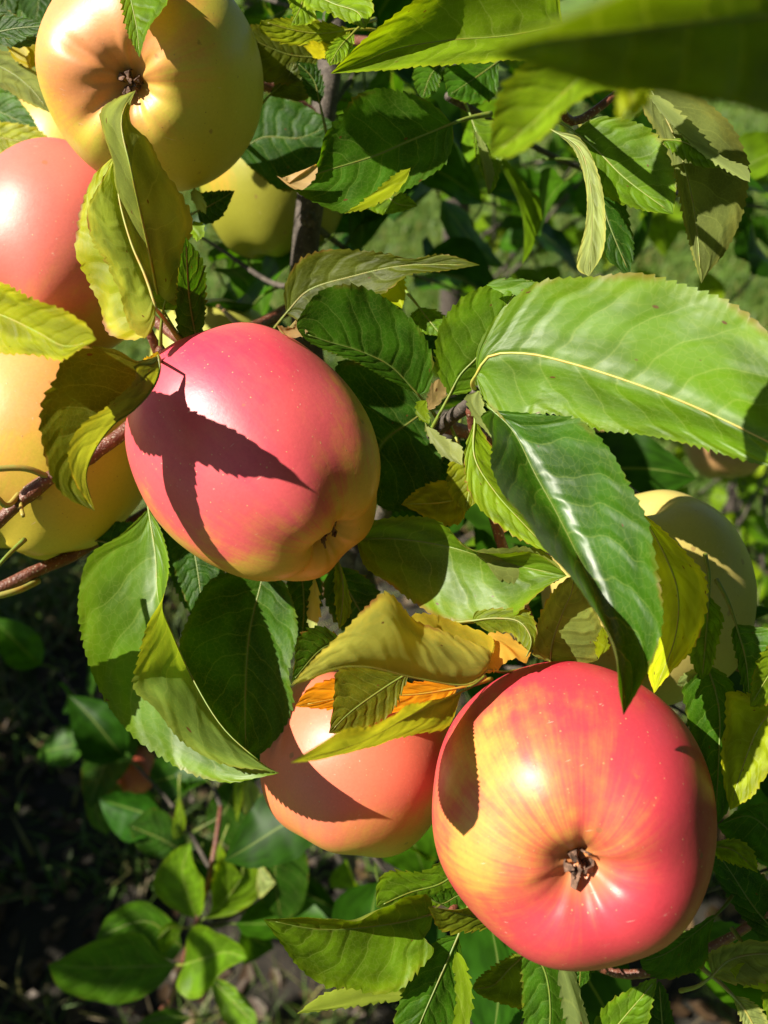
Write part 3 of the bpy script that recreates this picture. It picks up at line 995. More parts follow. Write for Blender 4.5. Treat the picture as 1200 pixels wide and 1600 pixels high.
# leaf in front of the middle apple's calyx
L([(556, 842), (620, 842), (690, 852), (790, 880), (886, 900)],
  [(571, 886), (604, 909), (650, 944), (700, 971), (754, 973), (800, 965), (842, 927), (868, 908)],
  [(571, 818), (621, 808), (671, 809), (700, 823), (729, 858, 26.2), (780, 866, 25.6), (833, 862, 25.4), (868, 884)],
  'm', (29.5, 25.2), (-0.5, -0.7), spots=0.45, gloss=1, camber=0.08)
KL([(760, 880), (790, 876), (835, 880), (884, 898)], [(745, 862), (780, 857), (833, 855), (862, 872)], [(780, 905), (830, 915), (862, 912)], 'o', (26.6, 25.6), (-0.3, 0.1), 'u')
# yellow leaf folded on its midrib
L([(762, 1046), (734, 1068), (655, 1060), (575, 1042), (525, 1044), (455, 1071)],
  [(768, 1020), (735, 1003), (690, 985), (650, 968), (604, 925), (571, 948), (540, 983), (496, 1024)],
  [(772, 1000), (725, 976), (690, 964), (644, 961), (610, 990), (560, 1020), (510, 1050)],
  (0.33, 0.32, 0.03), (24.6, 20.2), (0.8, 1.7), 'u', spots=0.75, camber=0.06, wave=0.02, mul=1.0, rib=0.8, pet=[(790, 1050, 26.5), (840, 1040, 30)],
  label='yellow leaf folded along its midrib')
# yellowing curl beside it
L([(738, 970), (775, 966), (812, 972), (830, 1000), (818, 1036)], [(742, 957), (790, 950), (822, 952), (838, 978), (834, 1010)], [(760, 985), (795, 990), (808, 1000), (806, 1025)],
  'o', (26.4, 25.0), (0.2, 0.3), spots=0.5)
KL([(830, 1020), (800, 1012), (770, 1000), (756, 1052)], [(820, 1036), (804, 1028), (785, 1040), (770, 1050)], [(815, 1008), (790, 990), (766, 990), (752, 1020)],
  'O', (25.2, 25.2), (-0.3, 0.1), 'u', spots=0.7, M=70, label='small curled orange leaf tip')
# shaded leaf over the big apple's shoulder
L([(860, 1035), (863, 1005), (880, 955), (893, 925), (897, 898)], [(833, 1022), (840, 973), (857, 933), (882, 906)], [(925, 1035), (948, 1005), (937, 970), (915, 925)],
  'o', (27.2, 26.2), (0.2, -0.1), spots=0.5, side='u')
KL([(935, 1030), (945, 1010), (942, 980)], [(938, 1025), (951, 1010), (950, 990)], [(930, 1015), (930, 1000)], 'y', (26.4, 26.2), M=50)
# bright yellow spotted leaf right of the folded one
L([(1000, 800), (1035, 860), (1058, 920), (1056, 990), (1022, 1083)], [(1030, 822), (1080, 872), (1100, 895), (1106, 935), (1099, 975), (1083, 1013), (1045, 1055)],
  [(1000, 860), (1010, 940), (1018, 1000), (1012, 1050)], 'y', (26.5, 24.2), (-0.3, 0.8), spots=0.8, mul=1.35, label='bright yellow green leaf with brown specks')
L([(1108, 930), (1104, 985), (1097, 1062)], [(1130, 960), (1122, 1005), (1112, 1045)], [(1085, 950), (1072, 1000), (1082, 1040)], 'm', (27.5, 26.5), (0, 0.3))
# right margin
L([(1150, 975), (1165, 1030), (1172, 1107)], [(1143, 988), (1153, 1040), (1166, 1095)], [(1205, 985), (1205, 1010), (1184, 1045)], 'g', (26, 25), (0, -0.3))
L([(1255, 985), (1205, 1050), (1172, 1104)], [(1235, 985), (1190, 1020), (1174, 1070)], [(1260, 1030), (1220, 1085), (1190, 1104)], 'l', (25.4, 24.6), (0, 0), spots=0.5)
L([(1230, 1090), (1190, 1130), (1160, 1200), (1141, 1266)], [(1200, 1090), (1138, 1082), (1133, 1123), (1127, 1180), (1132, 1232)], [(1250, 1130), (1225, 1190), (1194, 1217), (1177, 1243)],
  'y', (25.0, 24.4), (0.2, -0.5), spots=0.5, mul=0.95)
L([(1100, 1035), (1112, 1060), (1124, 1110), (1123, 1190), (1117, 1292)], [(1068, 1060), (1073, 1123), (1082, 1170), (1094, 1230), (1108, 1275)], [(1140, 1060), (1152, 1110), (1150, 1200), (1138, 1265)],
  'g', (27.5, 26.4), (0.1, 0.2))
KL([(1095, 1045), (1070, 1062), (1058, 1070)], [(1080, 1062), (1066, 1073)], [(1078, 1048), (1064, 1058)], 'p', (27, 26.6), M=40)
L([(1108, 1322), (1145, 1328), (1184, 1364)], [(1125, 1312), (1160, 1314), (1180, 1335)], [(1120, 1340), (1150, 1352), (1172, 1358)], 'l', (28, 27), (0, -0.2))
L([(1225, 1470), (1180, 1420), (1140, 1360), (1112, 1320)], [(1200, 1475), (1165, 1440), (1130, 1390), (1112, 1350)], [(1240, 1420), (1205, 1380), (1160, 1340), (1130, 1320)], 'd', (28.4, 28.4), (0.2, -0.4))
L([(1240, 1330), (1205, 1300), (1170, 1275), (1120, 1290)], [(1235, 1280), (1200, 1255), (1160, 1262)], [(1230, 1365), (1190, 1345), (1150, 1325)], 'g', (28.6, 28.6), (0, 0.3))
L([(1118, 1431), (1080, 1462), (1040, 1490), (1000, 1503)], [(1112, 1430), (1085, 1448), (1045, 1468), (1005, 1485)], [(1108, 1465), (1100, 1510), (1067, 1525), (1028, 1529), (1006, 1516)], 'g', (28, 27), (-0.2, 0.3))
L([(1113, 1525), (1140, 1500), (1190, 1490), (1260, 1500)], [(1108, 1490), (1140, 1474), (1200, 1470), (1240, 1475)], [(1130, 1533), (1170, 1540), (1210, 1532), (1250, 1525)], 'o', (27.4, 26), (0, -0.4), 'u', spots=0.4)
KL([(1250, 1530), (1200, 1535), (1140, 1515)], [(1230, 1555), (1190, 1547), (1160, 1540)], [(1240, 1500), (1190, 1505), (1160, 1505)], 'y', (26.6, 26.8), (0, 0), mul=1.2)
L([(1146, 1556), (1165, 1580), (1195, 1640)], [(1150, 1575), (1160, 1600), (1175, 1630)], [(1162, 1558), (1188, 1575), (1205, 1610)], 'p', (27.5, 27), pet=[(1125, 1535, 28), (1097, 1512, 28.6), (1090, 1490, 29.5)], rib=1.4)
L([(1200, 1530), (1240, 1590), (1250, 1640)], [(1190, 1560), (1205, 1600)], [(1240, 1545), (1270, 1590)], 'm', (27, 26))
L([(935, 1640), (975, 1590), (1005, 1555), (1027, 1528)], [(920, 1620), (945, 1572), (985, 1545), (1010, 1532)], [(975, 1640), (1010, 1605), (1020, 1565)], 'm', (28, 27.5), (0.2, -0.2))
L([(1040, 1660), (1035, 1600), (1030, 1532)], [(1000, 1650), (1000, 1600), (1010, 1560)], [(1060, 1640), (1052, 1590), (1042, 1550)], 'd', (29, 28.4), (0, 0.2))
L([(830, 1478), (852, 1520), (860, 1580), (850, 1680)], [(816, 1500), (817, 1560), (822, 1620)], [(873, 1492), (885, 1530), (895, 1600), (880, 1650)], 'g', (28, 27.6), (0.2, 0.2))
KL([(872, 1490), (892, 1540), (910, 1600), (925, 1660)], [(872, 1530), (884, 1600), (900, 1650)], [(890, 1497), (905, 1545), (920, 1600)], 'p', (27.4, 27.2), (0, 0.2), mul=0.75)
L([(886, 1492), (905, 1510), (905, 1545)], [(885, 1510), (892, 1540)], [(930, 1497), (925, 1525)], 'g', (28.5, 28.5))
L([(835, 1480), (800, 1510), (770, 1540), (738, 1545)], [(822, 1500), (824, 1576), (790, 1570), (755, 1558)], [(800, 1492), (770, 1510), (745, 1530)], 'o', (29.5, 28.6), (0, 0.2))
# bottom cluster
L([(677, 1428), (640, 1438), (587, 1447), (500, 1452), (411, 1436)],
  [(672, 1452), (662, 1468), (679, 1484), (650, 1520), (625, 1546), (587, 1554), (550, 1546), (509, 1541), (467, 1512), (437, 1471)],
  [(672, 1402), (659, 1396), (636, 1400), (610, 1416, 25.4), (565, 1436, 25.0), (512, 1434, 24.9), (456, 1435, 25.0)],
  'm', (27.0, 25.2), (-0.3, -0.8), spots=0.15, camber=0.08, pet=[(700, 1424, 27.4), (712, 1430, 27.6)], label='large leaf with its upper margin rolled')
L([(735, 1345), (690, 1380), (640, 1395), (588, 1418)], [(700, 1338), (662, 1361), (606, 1361), (590, 1378)], [(748, 1385), (700, 1412), (640, 1420)], 'm', (29.5, 28), (0, 0.2))
L([(800, 1458), (756, 1436), (720, 1428), (669, 1416)], [(770, 1452), (735, 1456), (708, 1458), (688, 1454), (676, 1434)], [(790, 1430), (756, 1416), (712, 1422)], 'o', (27.2, 25.8), (-0.2, -0.5), spots=0.4)
L([(742, 1392), (715, 1400), (690, 1412), (666, 1400)], [(735, 1375), (700, 1388)], [(760, 1420), (720, 1425)], 'g', (28.4, 27.8))
L([(716, 1462), (700, 1500), (680, 1545), (652, 1612), (640, 1660)], [(690, 1465), (662, 1492), (632, 1546), (614, 1602), (615, 1640)], [(722, 1490), (722, 1540), (718, 1590), (690, 1650)], 'g', (27.2, 26), (0, 0.3), label='dark leaf hanging down with a visible vein')
KL([(713, 1487), (722, 1530), (722, 1590), (718, 1630)], [(708, 1500), (712, 1560), (708, 1610)], [(722, 1494), (737, 1540), (736, 1590)], 'l', (26.8, 26.2), (0, 0), mul=1.2)
KL([(640, 1545), (580, 1555), (520, 1572), (464, 1584)], [(632, 1560), (590, 1568), (540, 1575), (500, 1580)], [(600, 1530), (546, 1540), (500, 1556)], 'y', (28.2, 26.8), (0, 0), 'u', spots=0.3)
# big folded leaf on the left
L([(232, 795), (243, 870), (248, 940), (268, 990, 27.6), (300, 1060, 26.6), (350, 1140, 25.6), (412, 1194, 25.0), (436, 1208, 24.9)],
  [(185, 838), (140, 867), (122, 933), (125, 983), (137, 1033), (167, 1100), (207, 1150), (250, 1183), (300, 1210), (357, 1223), (405, 1215)],
  [(252, 830), (264, 884), (256, 930, 27.0), (233, 973, 26.0), (217, 1020, 25.4), (208, 1076, 25.0), (240, 1106, 24.8), (287, 1160, 24.6), (350, 1195, 24.6), (415, 1204, 24.8)],
  'm', (29.2, 24.9), (-0.6, -1.0), spots=0.25, gloss=1, camber=0.06, wave=0.02, label='large leaf folded over to show its yellow underside')
L([(415, 880), (407, 915), (390, 987), (383, 1093), (384, 1176)], [(330, 905), (297, 960), (280, 1007), (290, 1047), (313, 1093), (353, 1145)], [(450, 920), (465, 985), (452, 1050), (458, 1100), (436, 1150), (402, 1180)],
  'g', (31.0, 28.6), (-0.4, -0.2), spots=0.1)
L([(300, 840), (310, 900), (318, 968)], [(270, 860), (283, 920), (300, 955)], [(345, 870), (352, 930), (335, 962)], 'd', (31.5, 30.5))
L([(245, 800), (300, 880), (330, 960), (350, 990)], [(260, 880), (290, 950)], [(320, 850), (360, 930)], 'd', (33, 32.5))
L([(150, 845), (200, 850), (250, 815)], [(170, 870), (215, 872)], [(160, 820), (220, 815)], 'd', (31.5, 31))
# narrow hanging leaves under the middle apple
KL([(492, 900), (491, 940), (488, 992)], [(484, 925), (480, 970)], [(499, 930), (499, 965)], 'p', (29, 28), mul=1.3, M=60)
L([(527, 868), (536, 910), (535, 945), (530, 984)], [(522, 900), (524, 950)], [(540, 905), (549, 955)], 'm', (29, 28), (0, 0.3), M=60)
L([(548, 1010), (510, 1010), (455, 1066)], [(528, 1040), (490, 1050)], [(500, 978), (466, 995), (460, 1040)], 'g', (27.4, 25.4), spots=0.5)
L([(470, 880), (475, 950), (470, 1010)], [(450, 900), (455, 970)], [(500, 900), (500, 960)], 'd', (32, 31.5))
L([(520, 880), (560, 950), (590, 1000)], [(505, 920), (530, 980)], [(570, 900), (610, 960)], 'd', (32, 31.5))
# under the yellow leaf
L([(640, 1050), (600, 1075), (545, 1115), (514, 1146)], [(634, 1068), (610, 1115), (579, 1136), (545, 1144)], [(590, 1044), (528, 1046), (522, 1090)], 'o', (26.4, 25.0), (0, 0), label='olive leaf with pale upturned margin', mul=0.75)
L([(722, 1080), (650, 1112), (560, 1160), (454, 1192)], [(700, 1134), (650, 1148), (567, 1169), (504, 1186)], [(706, 1086), (629, 1107), (587, 1130), (529, 1146), (485, 1172)], 'y', (25.6, 18.9), (1.5, -1.8), 'u', spots=0.6, camber=0.1, mul=0.75)
L([(715, 1075), (650, 1085), (540, 1090), (461, 1104)], [(700, 1102), (640, 1112), (530, 1110)], [(690, 1063), (640, 1066), (520, 1060), (480, 1078)], 'O', (28.4, 26.2), (0, 0), spots=0.6, label='orange yellow dying leaf')
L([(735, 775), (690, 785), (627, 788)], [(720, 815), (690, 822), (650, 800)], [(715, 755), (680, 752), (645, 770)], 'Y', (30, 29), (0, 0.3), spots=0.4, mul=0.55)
# centre
L([(654, 617), (610, 572), (560, 548), (510, 533), (466, 517)], [(668, 612), (677, 570), (670, 540), (647, 503), (617, 477), (573, 450), (533, 445), (497, 457), (471, 490), (463, 507)],
  [(607, 594), (560, 568), (510, 548), (478, 531)], 'g', (28.6, 26.6), (-0.1, -0.2), spots=0.25, camber=0.06, pet=[(664, 628, 29), (690, 662, 30)], label='dark leaf arching over the middle apple shoulder')
KL([(462, 500), (440, 520), (432, 508)], [(480, 520), (455, 528)], [(460, 512), (445, 510)], 'b', (26.8, 26.6), M=40)
L([(447, 490), (480, 455), (550, 432), (630, 415), (750, 414)], [(444, 450), (467, 407), (500, 392), (533, 389), (567, 391), (607, 396), (640, 404), (693, 397)], [(480, 505), (560, 480), (610, 450), (640, 430), (690, 424)],  # base colour lowered to carry the shade on this leaf
  'o', (30.5, 28.5), (0, -0.3), 't', mul=0.6, spots=0.4, label='olive leaf darkened for shade, with a sunlit twisted tip')
KL([(640, 405), (620, 430), (628, 482)], [(572, 446), (600, 465)], [(634, 425), (634, 460)], 'y', (30.2, 29.4), M=60, mul=1.1)
L([(702, 618), (720, 585), (748, 555), (790, 480), (812, 446)], [(693, 607), (680, 567), (680, 540), (690, 503), (720, 467), (757, 447)], [(740, 610), (790, 560), (830, 500), (830, 460)], 'm', (28.6, 27.6), (-0.1, 0.2))
KL([(760, 445), (800, 440), (850, 445)], [(780, 455), (820, 460)], [(770, 437), (820, 436)], 'm', (27.4, 26.4), M=50)
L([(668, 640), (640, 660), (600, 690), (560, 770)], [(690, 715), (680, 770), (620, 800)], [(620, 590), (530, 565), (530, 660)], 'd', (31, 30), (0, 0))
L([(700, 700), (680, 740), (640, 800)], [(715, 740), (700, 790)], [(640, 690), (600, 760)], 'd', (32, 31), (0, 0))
L([(655, 480), (670, 500), (690, 525)], [(640, 495), (660, 520)], [(680, 484), (700, 500)], 'm', (30.5, 30), M=50)
KL([(668, 640), (678, 615), (686, 592)], [(676, 640), (697, 612)], [(668, 618), (678, 596)], 'b', (28.2, 27.6), M=50, spots=0.4)
KL([(664, 660), (685, 690), (722, 727)], [(690, 680), (722, 700)], [(664, 672), (690, 712)], 'p', (28.4, 27.4), M=50)
KL([(668, 625), (655, 640), (670, 662)], [(650, 630), (655, 655)], [(668, 640), (672, 655)], 'l', (28.4, 28), M=50)
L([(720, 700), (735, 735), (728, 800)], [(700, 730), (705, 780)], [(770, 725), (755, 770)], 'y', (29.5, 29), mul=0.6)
KL([(748, 612), (745, 640), (772, 690)], [(728, 618), (738, 650), (760, 675)], [(752, 620), (762, 655), (776, 680)], 'p', (25.6, 25.0), M=60, mul=1.1)
# upper middle
L([(707, 193), (633, 223), (587, 243), (500, 270), (462, 285), (431, 274)],
  [(700, 186), (677, 163), (633, 143), (600, 137), (560, 147), (533, 177), (507, 213), (496, 255), (470, 270)],
  [(708, 222), (693, 260), (645, 290), (617, 305), (567, 328), (537, 333), (500, 320), (460, 298)],
  'g', (30.2, 28.6), (-0.3, -0.3), spots=0.3, pet=[(735, 184, 30.6), (768, 178, 31)], rib=1.3, camber=0.07, label='hanging leaf with a dry pinkish tip')
KL([(642, 262), (600, 300), (538, 334)], [(630, 290), (585, 322)], [(620, 270), (570, 312)], 'y', (28.6, 28.2), M=60)
L([(600, 300), (620, 318), (653, 322)], [(570, 320), (600, 335), (635, 328)], [(620, 298), (640, 308)], 'm', (31, 30.5), M=60)
KL([(446, 276), (452, 286), (432, 275)], [(482, 262), (496, 258), (486, 288), (462, 296)], [(440, 278), (436, 276)], 'b', (28.4, 28.4), M=50)
L([(880, 40), (790, 56), (700, 63), (617, 77), (567, 97), (517, 115)], [(860, -40), (750, -60), (650, 0), (587, 45), (543, 87)], [(850, 90), (780, 96), (733, 98), (633, 108), (567, 112)],
  'l', (27, 26.2), (-0.9, -0.4), spots=0.15, camber=0.05, label='wide bright leaf half in shade')
L([(470, -20), (520, 5), (560, 20), (571, 45)], [(475, 10), (510, 20), (545, 35)], [(520, -20), (565, -15), (584, 10)], 'l', (28.5, 27.5))
L([(480, -30), (470, 10), (455, 40)], [(450, -10), (458, 25)], [(490, 0), (490, 35)], 'l', (30, 29.5), M=60)
L([(550, 46), (500, 52), (450, 45), (408, 32)], [(530, 70), (490, 70), (440, 68), (405, 45)], [(530, 40), (490, 30), (440, 28)], 'y', (31, 30), (0, 0), mul=0.85)
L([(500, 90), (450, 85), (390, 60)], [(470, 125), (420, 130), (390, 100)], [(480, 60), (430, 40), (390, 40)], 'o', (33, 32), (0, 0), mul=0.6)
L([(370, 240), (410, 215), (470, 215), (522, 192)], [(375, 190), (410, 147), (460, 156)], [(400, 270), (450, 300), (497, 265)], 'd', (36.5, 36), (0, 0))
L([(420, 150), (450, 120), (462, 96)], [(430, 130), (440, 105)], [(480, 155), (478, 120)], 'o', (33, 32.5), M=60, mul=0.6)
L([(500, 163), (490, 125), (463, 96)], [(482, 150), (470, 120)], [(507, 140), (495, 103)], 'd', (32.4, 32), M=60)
L([(553, 50), (530, 75), (515, 103)], [(525, 60), (508, 85)], [(553, 70), (535, 95)], 'l', (30, 29.4), M=60)
KL([(515, 70), (500, 80), (474, 72)], [(512, 85), (495, 92)], [(505, 66), (490, 66)], 'Y', (30.6, 30.4), M=50)
L([(690, 95), (672, 120), (660, 155)], [(650, 100), (648, 135)], [(690, 115), (680, 145)], 'g', (34, 33.5), M=60)
L([(780, 95), (745, 120), (700, 150)], [(773, 150), (740, 163)], [(730, 95), (695, 110)], 'g', (33, 32.6), M=60)
L([(735, 180), (752, 230), (765, 305)], [(738, 200), (745, 250), (760, 290)], [(790, 200), (785, 250), (775, 290)], 'm', (33, 32), M=70)
KL([(752, 215), (760, 260), (763, 304)], [(742, 205), (752, 250)], [(765, 240), (772, 275)], 'p', (32.4, 32), M=50)
# upper right
L([(1010, 60), (940, 95), (892, 135), (830, 195), (766, 245)], [(920, 40), (840, 85), (787, 131), (774, 160), (766, 225)], [(1010, 130), (975, 140), (930, 143), (885, 173), (866, 199), (832, 226), (795, 246)],
  'l', (16.6, 15.2), (-0.2, -0.5), spots=0.4, camber=0.06, label='bright edged leaf with an orange speck')
L([(862, 203, 27.6), (905, 232), (922, 290), (925, 350), (920, 432)], [(905, 215), (935, 270), (946, 340), (942, 395)], [(895, 232), (915, 290), (915, 350), (902, 420)], 'p', (27.4, 25.6), (-0.2, 0.2), mul=1.35, rib=0.6, camber=0.15, tooth=0.25, wave=0.01,
  label='narrow pale hanging leaf')
L([(896, 205), (930, 232), (975, 277), (1052, 335)], [(930, 184), (982, 187), (1027, 210), (1056, 285)], [(915, 262), (950, 310), (1012, 330)], 'm', (28.5, 27), (-0.3, -0.2))
L([(925, 240), (945, 330), (985, 432)], [(925, 310), (945, 400)], [(965, 290), (990, 380)], 'd', (29.5, 29), (0, 0))
L([(1012, 130), (1060, 230), (1085, 330), (1096, 443)], [(1003, 165), (1031, 217), (1057, 292), (1069, 352), (1086, 412)], [(1090, 150), (1168, 240), (1162, 326), (1136, 390), (1105, 428)], 'o', (29, 27.5), (0.3, 0.2), 'u', spots=0.2, mul=0.42,  # colour darkened to put the shade into this leaf
  label='large olive leaf darkened as if in shade, with pale crease')
KL([(1012, 148), (1065, 205), (1140, 260), (1172, 285)], [(1040, 185), (1090, 235), (1140, 270)], [(1030, 150), (1080, 190), (1130, 245), (1168, 262)], 'p', (27.6, 26.6), (0, 0), mul=1.1)
L([(1030, 218), (1070, 222), (1125, 262)], [(1060, 245), (1100, 262)], [(1070, 216), (1105, 232)], 'm', (27.8, 27.2), M=60)
# out of focus leaf close to the lens
L([(1330, 20, 13.2), (1150, 30, 12.0), (960, 50, 10.6), (840, 62, 9.2), (762, 78, 7.8)], [(1330, 170), (1180, 172), (1040, 150), (930, 134), (850, 112), (800, 98)], [(1300, -150), (1130, -120), (1010, -28), (900, 22), (820, 52)],
  (0.06, 0.115, 0.003), (13.2, 7.8), (0.3, -0.4), spots=0.0, camber=0.1, mul=0.9, label='large out of focus leaf hanging close by', pet=[(1370, 10, 14), (1440, -40, 16)])
KL([(975, 100), (976, 150), (968, 190)], [(962, 130), (962, 165)], [(990, 120), (985, 160)], 'y', (13, 13), M=50)
KL([(1018, 110), (1005, 150), (975, 192)], [(995, 130), (985, 165)], [(1022, 130), (1005, 168)], 'y', (13.4, 13.2), M=50)
# left cluster
L([(250, 478, 28), (232, 385, 25.8), (206, 270, 24.0), (190, 185, 24.0), (212, 141, 24.4)], [(205, 420), (195, 340), (175, 280), (170, 235), (157, 178), (180, 155)], [(285, 470), (292, 400), (300, 345), (290, 315), (260, 270), (235, 222), (204, 190), (205, 160)],
  'y', (27.8, 24.2), (-0.2, -0.6), 'u', spots=0.6, mul=0.62, pet=[(275, 520, 28), (300, 548, 29.5)], rib=1.3, label='yellow leaf standing in front of the peach apple')
L([(243, 482), (225, 430), (204, 380), (184, 300), (184, 240)], [(241, 508), (226, 528), (206, 516), (195, 490), (187, 455), (169, 417), (145, 380), (136, 330), (160, 280)],
  [(222, 528), (180, 527), (161, 511), (154, 474), (139, 444), (119, 385), (126, 320), (150, 270)],
  'y', (25.2, 25.6), (-0.6, 0.5), 'u', spots=0.75, mul=0.95, pet=[(262, 505, 26.5), (290, 545, 29)], rib=1.3, stalk=(0.33, 0.33, 0.07), label='yellow spotted leaf folded in two')
L([(255, 485), (262, 440), (240, 385)], [(225, 470), (215, 420)], [(283, 480), (280, 420), (262, 395)], 'm', (27.6, 27))
L([(310, 545), (296, 470), (290, 370)], [(282, 530), (277, 440)], [(320, 500), (318, 410)], 'd', (29, 24.4))
L([(-70, 475), (0, 492), (60, 520), (101, 541), (150, 531)], [(-40, 440), (0, 441), (56, 468), (101, 485), (139, 511)], [(-40, 540), (0, 552), (56, 556), (97, 563), (124, 546)], 'y', (23.2, 19.8), (-0.2, -0.1), spots=0.2, mul=0.9,
  label='yellow green leaf pointing at the curled olive leaf')
L([(247, 556), (249, 576), (238, 606), (206, 642), (178, 662), (146, 706), (134, 745), (148, 798)],
  [(214, 564), (187, 549), (154, 541), (116, 549), (99, 560), (86, 590), (67, 624), (63, 665), (71, 717), (86, 759), (109, 781)],
  [(210, 570), (212, 590), (187, 620), (154, 642), (137, 654), (112, 684), (110, 729), (120, 759)],
  'o', (24.2, 22.5), (-0.8, -1.2), spots=0.6, camber=0.05, mul=0.85, pet=[(252, 566, 26), (262, 580, 29)], label='curled olive leaf with folded yellow half')
KL([(232, 572), (248, 566), (247, 549)], [(226, 565), (232, 556)], [(250, 578), (251, 560)], 'Y', (25.6, 25.4), M=40)
# petiole stubs on the twig
for a, b2 in (([(75, 745, 28.1), (40, 732, 27.6), (-30, 734, 27)], 0.0011), ([(30, 772, 28), (10, 790, 27.4), (-10, 772, 27)], 0.0010), ([(60, 908, 30.6), (30, 922, 29.6), (-30, 938, 29)], 0.0012),
              ([(32, 785, 27.9), (34, 798, 27.5), (36, 806, 27.2)], 0.0007)):
    v, f = tube_geo(catmull([P(*q) for q in a], 12)[0], [b2] * 12, 7)
    s_ = mesh_obj('leaf_stalk', v, f, M_STALK, tree)
    s_.color = (0.26, 0.27, 0.06, 1)
# top left
L([(195, -60), (205, 0), (214, 45), (218, 90)], [(230, -60), (266, -30), (262, 5), (232, 45), (222, 75)], [(185, -30), (190, 10), (197, 45), (210, 75)], 'm', (26.4, 25.2), (-0.2, -0.1), label='leaf tip overhanging the peach apple')
L([(-60, 95), (0, 105), (45, 135), (78, 176)], [(-20, 75), (30, 90), (65, 118)], [(-40, 150), (0, 138), (40, 160)], 'o', (34, 33), (0, 0), 'u', mul=0.8)
KL([(0, 40), (25, 85), (50, 108)], [(20, 90), (40, 104)], [(5, 35), (40, 70)], 'Y', (32.6, 32), M=50, mul=0.9)
KL([(50, 106), (48, 75), (75, 42)], [(45, 95), (40, 70), (55, 45)], [(65, 100), (72, 70)], 'Y', (32.6, 32), M=50, mul=0.8)
L([(-40, 20), (20, 50), (78, 60)], [(-20, 60), (30, 75)], [(-20, 0), (40, 35)], 'd', (31, 30))
L([(-40, 60), (20, 45), (75, 40)], [(0, 60), (40, 60)], [(0, 25), (45, 30)], 'd', (30, 29.4))
L([(-60, 150), (0, 175), (62, 205)], [(-30, 130), (15, 145), (45, 175)], [(-30, 200), (10, 205), (40, 208)], 'g', (37.5, 37))
L([(-60, 205), (0, 215), (50, 225), (86, 236)], [(-30, 190), (20, 192), (65, 205)], [(-30, 235), (10, 244), (60, 243)], 'y', (36.4, 36), mul=0.95)
L([(-40, 235), (10, 250), (50, 262)], [(-20, 225), (30, 240)], [(-20, 262), (20, 270)], 'd', (38.6, 38.4))
for q in range(6):
    x = -30 + q * 26
    L([(x, -60), (x + 12, -15), (x + 8, 40 + 12 * (q % 3))], [(x - 18, -30), (x - 14, 15)], [(x + 30, -30), (x + 26, 20)], 'd' if q % 2 else 'g', (40, 39), M=50)
KL([(303, 293), (312, 310), (322, 335)], [(298, 305), (308, 325)], [(312, 300), (322, 318)], 'p', (31, 30.5), M=40, mul=1.3)
L([(308, 330), (330, 320), (367, 298)], [(315, 350), (345, 340)], [(310, 305), (340, 298)], 'd', (31.5, 31.5), M=50)
KL([(302, 345), (310, 362), (308, 378)], [(298, 355), (303, 372)], [(318, 350), (318, 368)], 'l', (30.5, 30.2), M=40)

# unseen leaves added just outside the picture to shade what lies right and below
L([(1040, -170), (980, -120), (900, -70), (830, -30)], [(1010, -90), (940, -30), (870, -10)], [(980, -180), (900, -150), (840, -90)], 'g', (23, 23), pet=[(1060, -190, 24), (1100, -200, 26)])
L([(930, -220), (860, -170), (790, -120), (740, -110)], [(900, -140), (830, -90), (770, -90)], [(880, -240), (810, -210), (760, -160)], 'g', (22, 22))
L([(430, -190), (370, -140), (300, -110), (240, -120)], [(410, -110), (350, -65), (280, -80)], [(390, -210), (320, -190), (260, -160)], 'g', (24.5, 24.5))
L([(-20, 905), (-60, 960), (-90, 1030), (-100, 1090)], [(-60, 900), (-120, 950), (-140, 1030)], [(-10, 950), (-25, 1010), (-60, 1070)], 'm', (24.2, 22.6))
L([(-120, 960), (-190, 960), (-260, 1000), (-330, 1060)], [(-170, 1010), (-230, 1060), (-290, 1080)], [(-170, 920), (-250, 930), (-310, 990)], 'm', (26, 23))
L([(-130, 905), (-180, 880), (-250, 870), (-330, 900)], [(-170, 930), (-240, 930), (-300, 920)], [(-170, 850), (-240, 820), (-310, 850)], 'm', (26, 24))
L([(-90, 960), (-110, 1060), (-130, 1150), (-120, 1230)], [(-150, 1020), (-190, 1120), (-170, 1200)], [(-60, 1040), (-70, 1120), (-90, 1190)], 'm', (27, 26))

# ------------------------------------------------------------------ leafy shoot low in the shade
shoot = thing('young_shoot', 'low leafy shoot rising from the dark mulch', 'shoot', P(290, 1560, 100) * 1.0)
shoot.location.z = 0.0
def LS(mid, e1, e2, c='g', d=(60, 60), o=(0, 0), side='t', **kw):
    return leaf(shoot, mid, e1, e2, c, d, o, side, **kw)


limb('stem', [Vector((shoot.location.x, shoot.location.y, -0.03)), P(258, 1590, 85), P(268, 1560, 66), P(285, 1507, 62), P(300, 1460, 61), P(310, 1430, 61), P(330, 1360, 62), P(345, 1260, 64)], 0.004, 0.0018, M_TWIG, shoot, 40, 0.06, 21, 9)
kw = dict(M=70, rib=1.6)
LS([(288, 1507), (320, 1497), (355, 1488), (387, 1498)], [(276, 1542), (292, 1560), (318, 1556), (345, 1520)], [(296, 1455), (310, 1446), (345, 1458), (378, 1480)], 'm', (61, 57), (-1, -0.5), mul=1.2, **kw)
LS([(276, 1508), (220, 1510), (140, 1512), (75, 1508)], [(248, 1490), (215, 1458), (160, 1466), (110, 1490)], [(245, 1545), (200, 1566), (130, 1562), (90, 1540)], 'g', (62, 60), (-1, 0.5), **kw)
LS([(308, 1436), (295, 1400), (285, 1360), (298, 1316)], [(285, 1428), (250, 1405), (240, 1375), (270, 1330)], [(318, 1420), (318, 1380), (302, 1345)], 'm', (61, 60), (0, -1.5), **kw)
